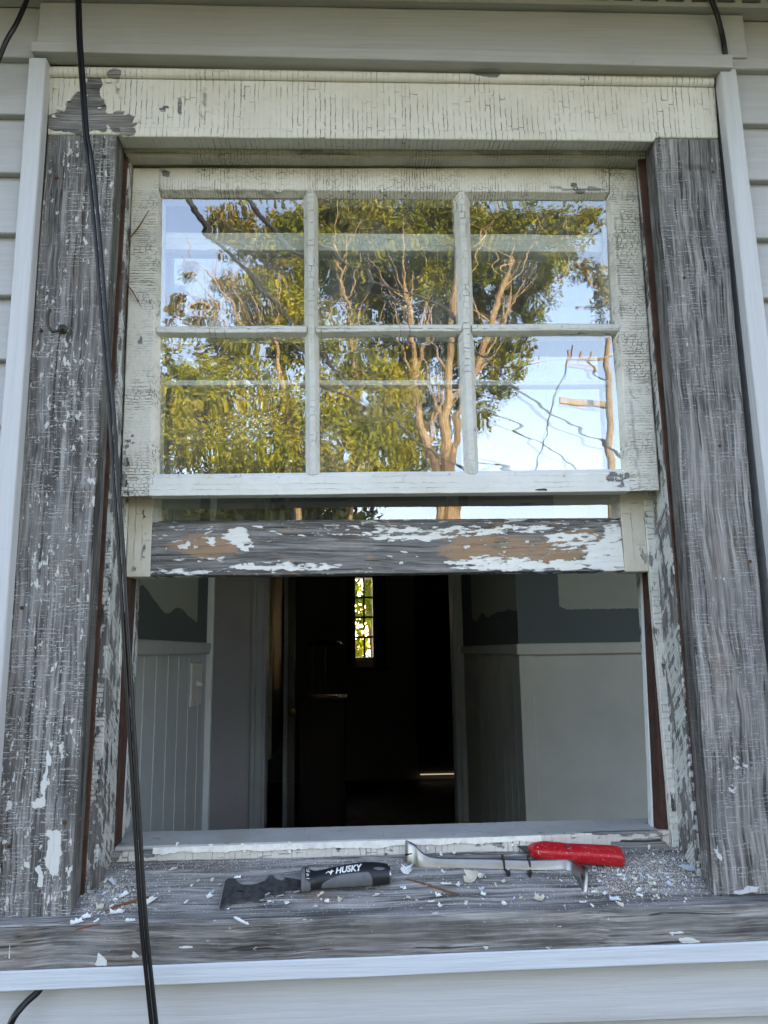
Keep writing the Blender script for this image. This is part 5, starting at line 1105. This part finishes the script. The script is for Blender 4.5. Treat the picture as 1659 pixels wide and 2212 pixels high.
# splinters of old wood
m_spl = plain('brown_splinter', (.20,.085,.04), .7, var=.5, sc=120)
def splinter(pts, r, lab, y=None):
    P = [atsill(u, v, .0016) if y is None else at(u, v, y) for u, v in pts]; mb = MB().tube(spline(P, 4), [r*(.35+.65*math.sin(PI*min(1, (i+.6)/(len(P)*4-3)))) for i in range((len(P)-1)*4+1)], 5); tag(mb.build('splinter', m_spl, smooth=False), lab, 'splinter', 'brown wood splinters')
splinter([(226,1968),(262,1955),(300,1943),(326,1935)], .0022, 'long brown splinter behind the cable on the left of the sill')
splinter([(162,2009),(185,2002),(216,1996)], .0016, 'short brown splinter near the front left of the sill')
splinter([cu_(105,362), cu_(230,395), cu_(350,435), cu_(450,462)], .0016, 'thin brown splinter left of the large shredded flake')
splinter([(321,455),(300,490),(280,515),(266,530)], .0014, 'brown splinter stuck on the left upper sash stile, leaning right', .052)
splinter([(272,612),(285,628),(305,662)], .0011, 'brown splinter hanging on the left stile, leaning left', .053)
splinter([(277,640),(270,665),(264,690)], .0010, 'shortest brown splinter in the gap left of the upper sash', .053)
splinter([(362,1570*.6636+15),(345,1068)], .0006, 'tiny dark splinter on the upper sash bottom rail', .0585) if False else None
# medium flakes: single things, scattered with two heaps
rg = random.Random(5)
def spot():
    k = rg.random()
    if k < .48: return rg.gauss(1400, 75), rg.gauss(1890, 26)
    if k < .74: return rg.gauss(225, 48), rg.gauss(1930, 26)
    return rg.uniform(330, 1420), rg.uniform(1872, 1965)
cnt = 0
LAB = []
while cnt < 285:
    u, v = spot(); p = atsill(u, v)
    if not (-.026 < p[1] < .094) or not (-.43 < p[0] < .43): continue
    if p[1] < 0.04 and abs(p[0]) > .425: continue
    if 480 < u < 845 and 1868 < v < 1935: continue
    L = (2.6 + 9*rg.random()**2)*px*(1.4 if cnt < 50 else 1)
    flake(u, v, L, L*rg.uniform(.35,.8), rg.uniform(0, 3.1), (m_fl1, m_fl1, m_fl2, m_fl3)[cnt % 4], 'small loose chip of old paint lying on the wooden sill', 'small paint chips scattered over the sill', name='paint_chip', curl=rg.uniform(.1,.6), lift=.0008, seed=cnt, tilt=rg.uniform(-.2,.2))
    ob = bpy.data.objects[-1] if False else None
    where = 'in the debris heap at the right end of the sill' if u > 1270 else ('in the debris heap at the left end of the sill' if u < 340 else ('on the sill in front of the pry bar and knife' if u > 900 else 'on the sill around the black handled scraper'))
    LAB.append(('white','white','cream','pale blue')[cnt % 4] + ' paint chip ' + where)
    cnt += 1
for o in bpy.data.objects:
    if o.name.startswith('paint_chip'):
        o['category'] = 'paint chip'; k = 0 if '.' not in o.name else int(o.name.split('.')[1]); o['label'] = LAB[k]
        o['group'] = 'paint chips ' + LAB[k].split(' paint chip ')[1]
# crumbs: uncountable dust
N = 26000; V = np.zeros((N*4,3)); k = 0; rg2 = np.random.default_rng(4); mats_ = []
while k < N:
    c = rg2.random()
    if c < .42: u, v, s_ = rg2.normal(1395, 85), rg2.normal(1882, 30), 1
    elif c < .62: u, v, s_ = rg2.normal(225, 55), rg2.normal(1925, 32), 1
    elif c < .80: u, v, s_ = rg2.uniform(240, 1450), 1858 - (rg2.uniform(240,1450)-830)*.0 + abs(rg2.normal(0, 12)) - (0), .8
    else: u, v, s_ = rg2.uniform(200, 1480), rg2.uniform(1868, 1975), .7
    d = ray(u, v); p = atsill(u, v)
    if not (-.028 < p[1] < .099) or abs(p[0]) > .445 or (p[1] < .03 and abs(p[0]) > .432): continue
    r = .0013*s_*(.25+rg2.random()**2.5); q = rg2.normal(size=(4,3)); q /= np.linalg.norm(q, axis=1)[:,None]
    V[k*4:k*4+4] = p + SN*r*.5 + q*r; k += 1
F = np.concatenate([np.array([[0,1,2],[0,2,3],[0,3,1],[1,3,2]])+4*i for i in range(N)])
me = bpy.data.meshes.new('crumbs'); me.from_pydata(V.tolist(), [], F.tolist())
mc = M('paint_crumbs'); cc = mc.ramp(mc.noise((700,700,700), detail=2), [(.36,(.20,.175,.15)),(.44,(.40,.37,.33)),(.54,(.62,.60,.56)),(.64,(.76,.76,.74))]); me.materials.append(mc.done(cc, .85))
o = bpy.data.objects.new('crumbs', me); COL.objects.link(o); tag(o, 'fine crumbs of paint and dust strewn on the sill', 'debris', kind='stuff')
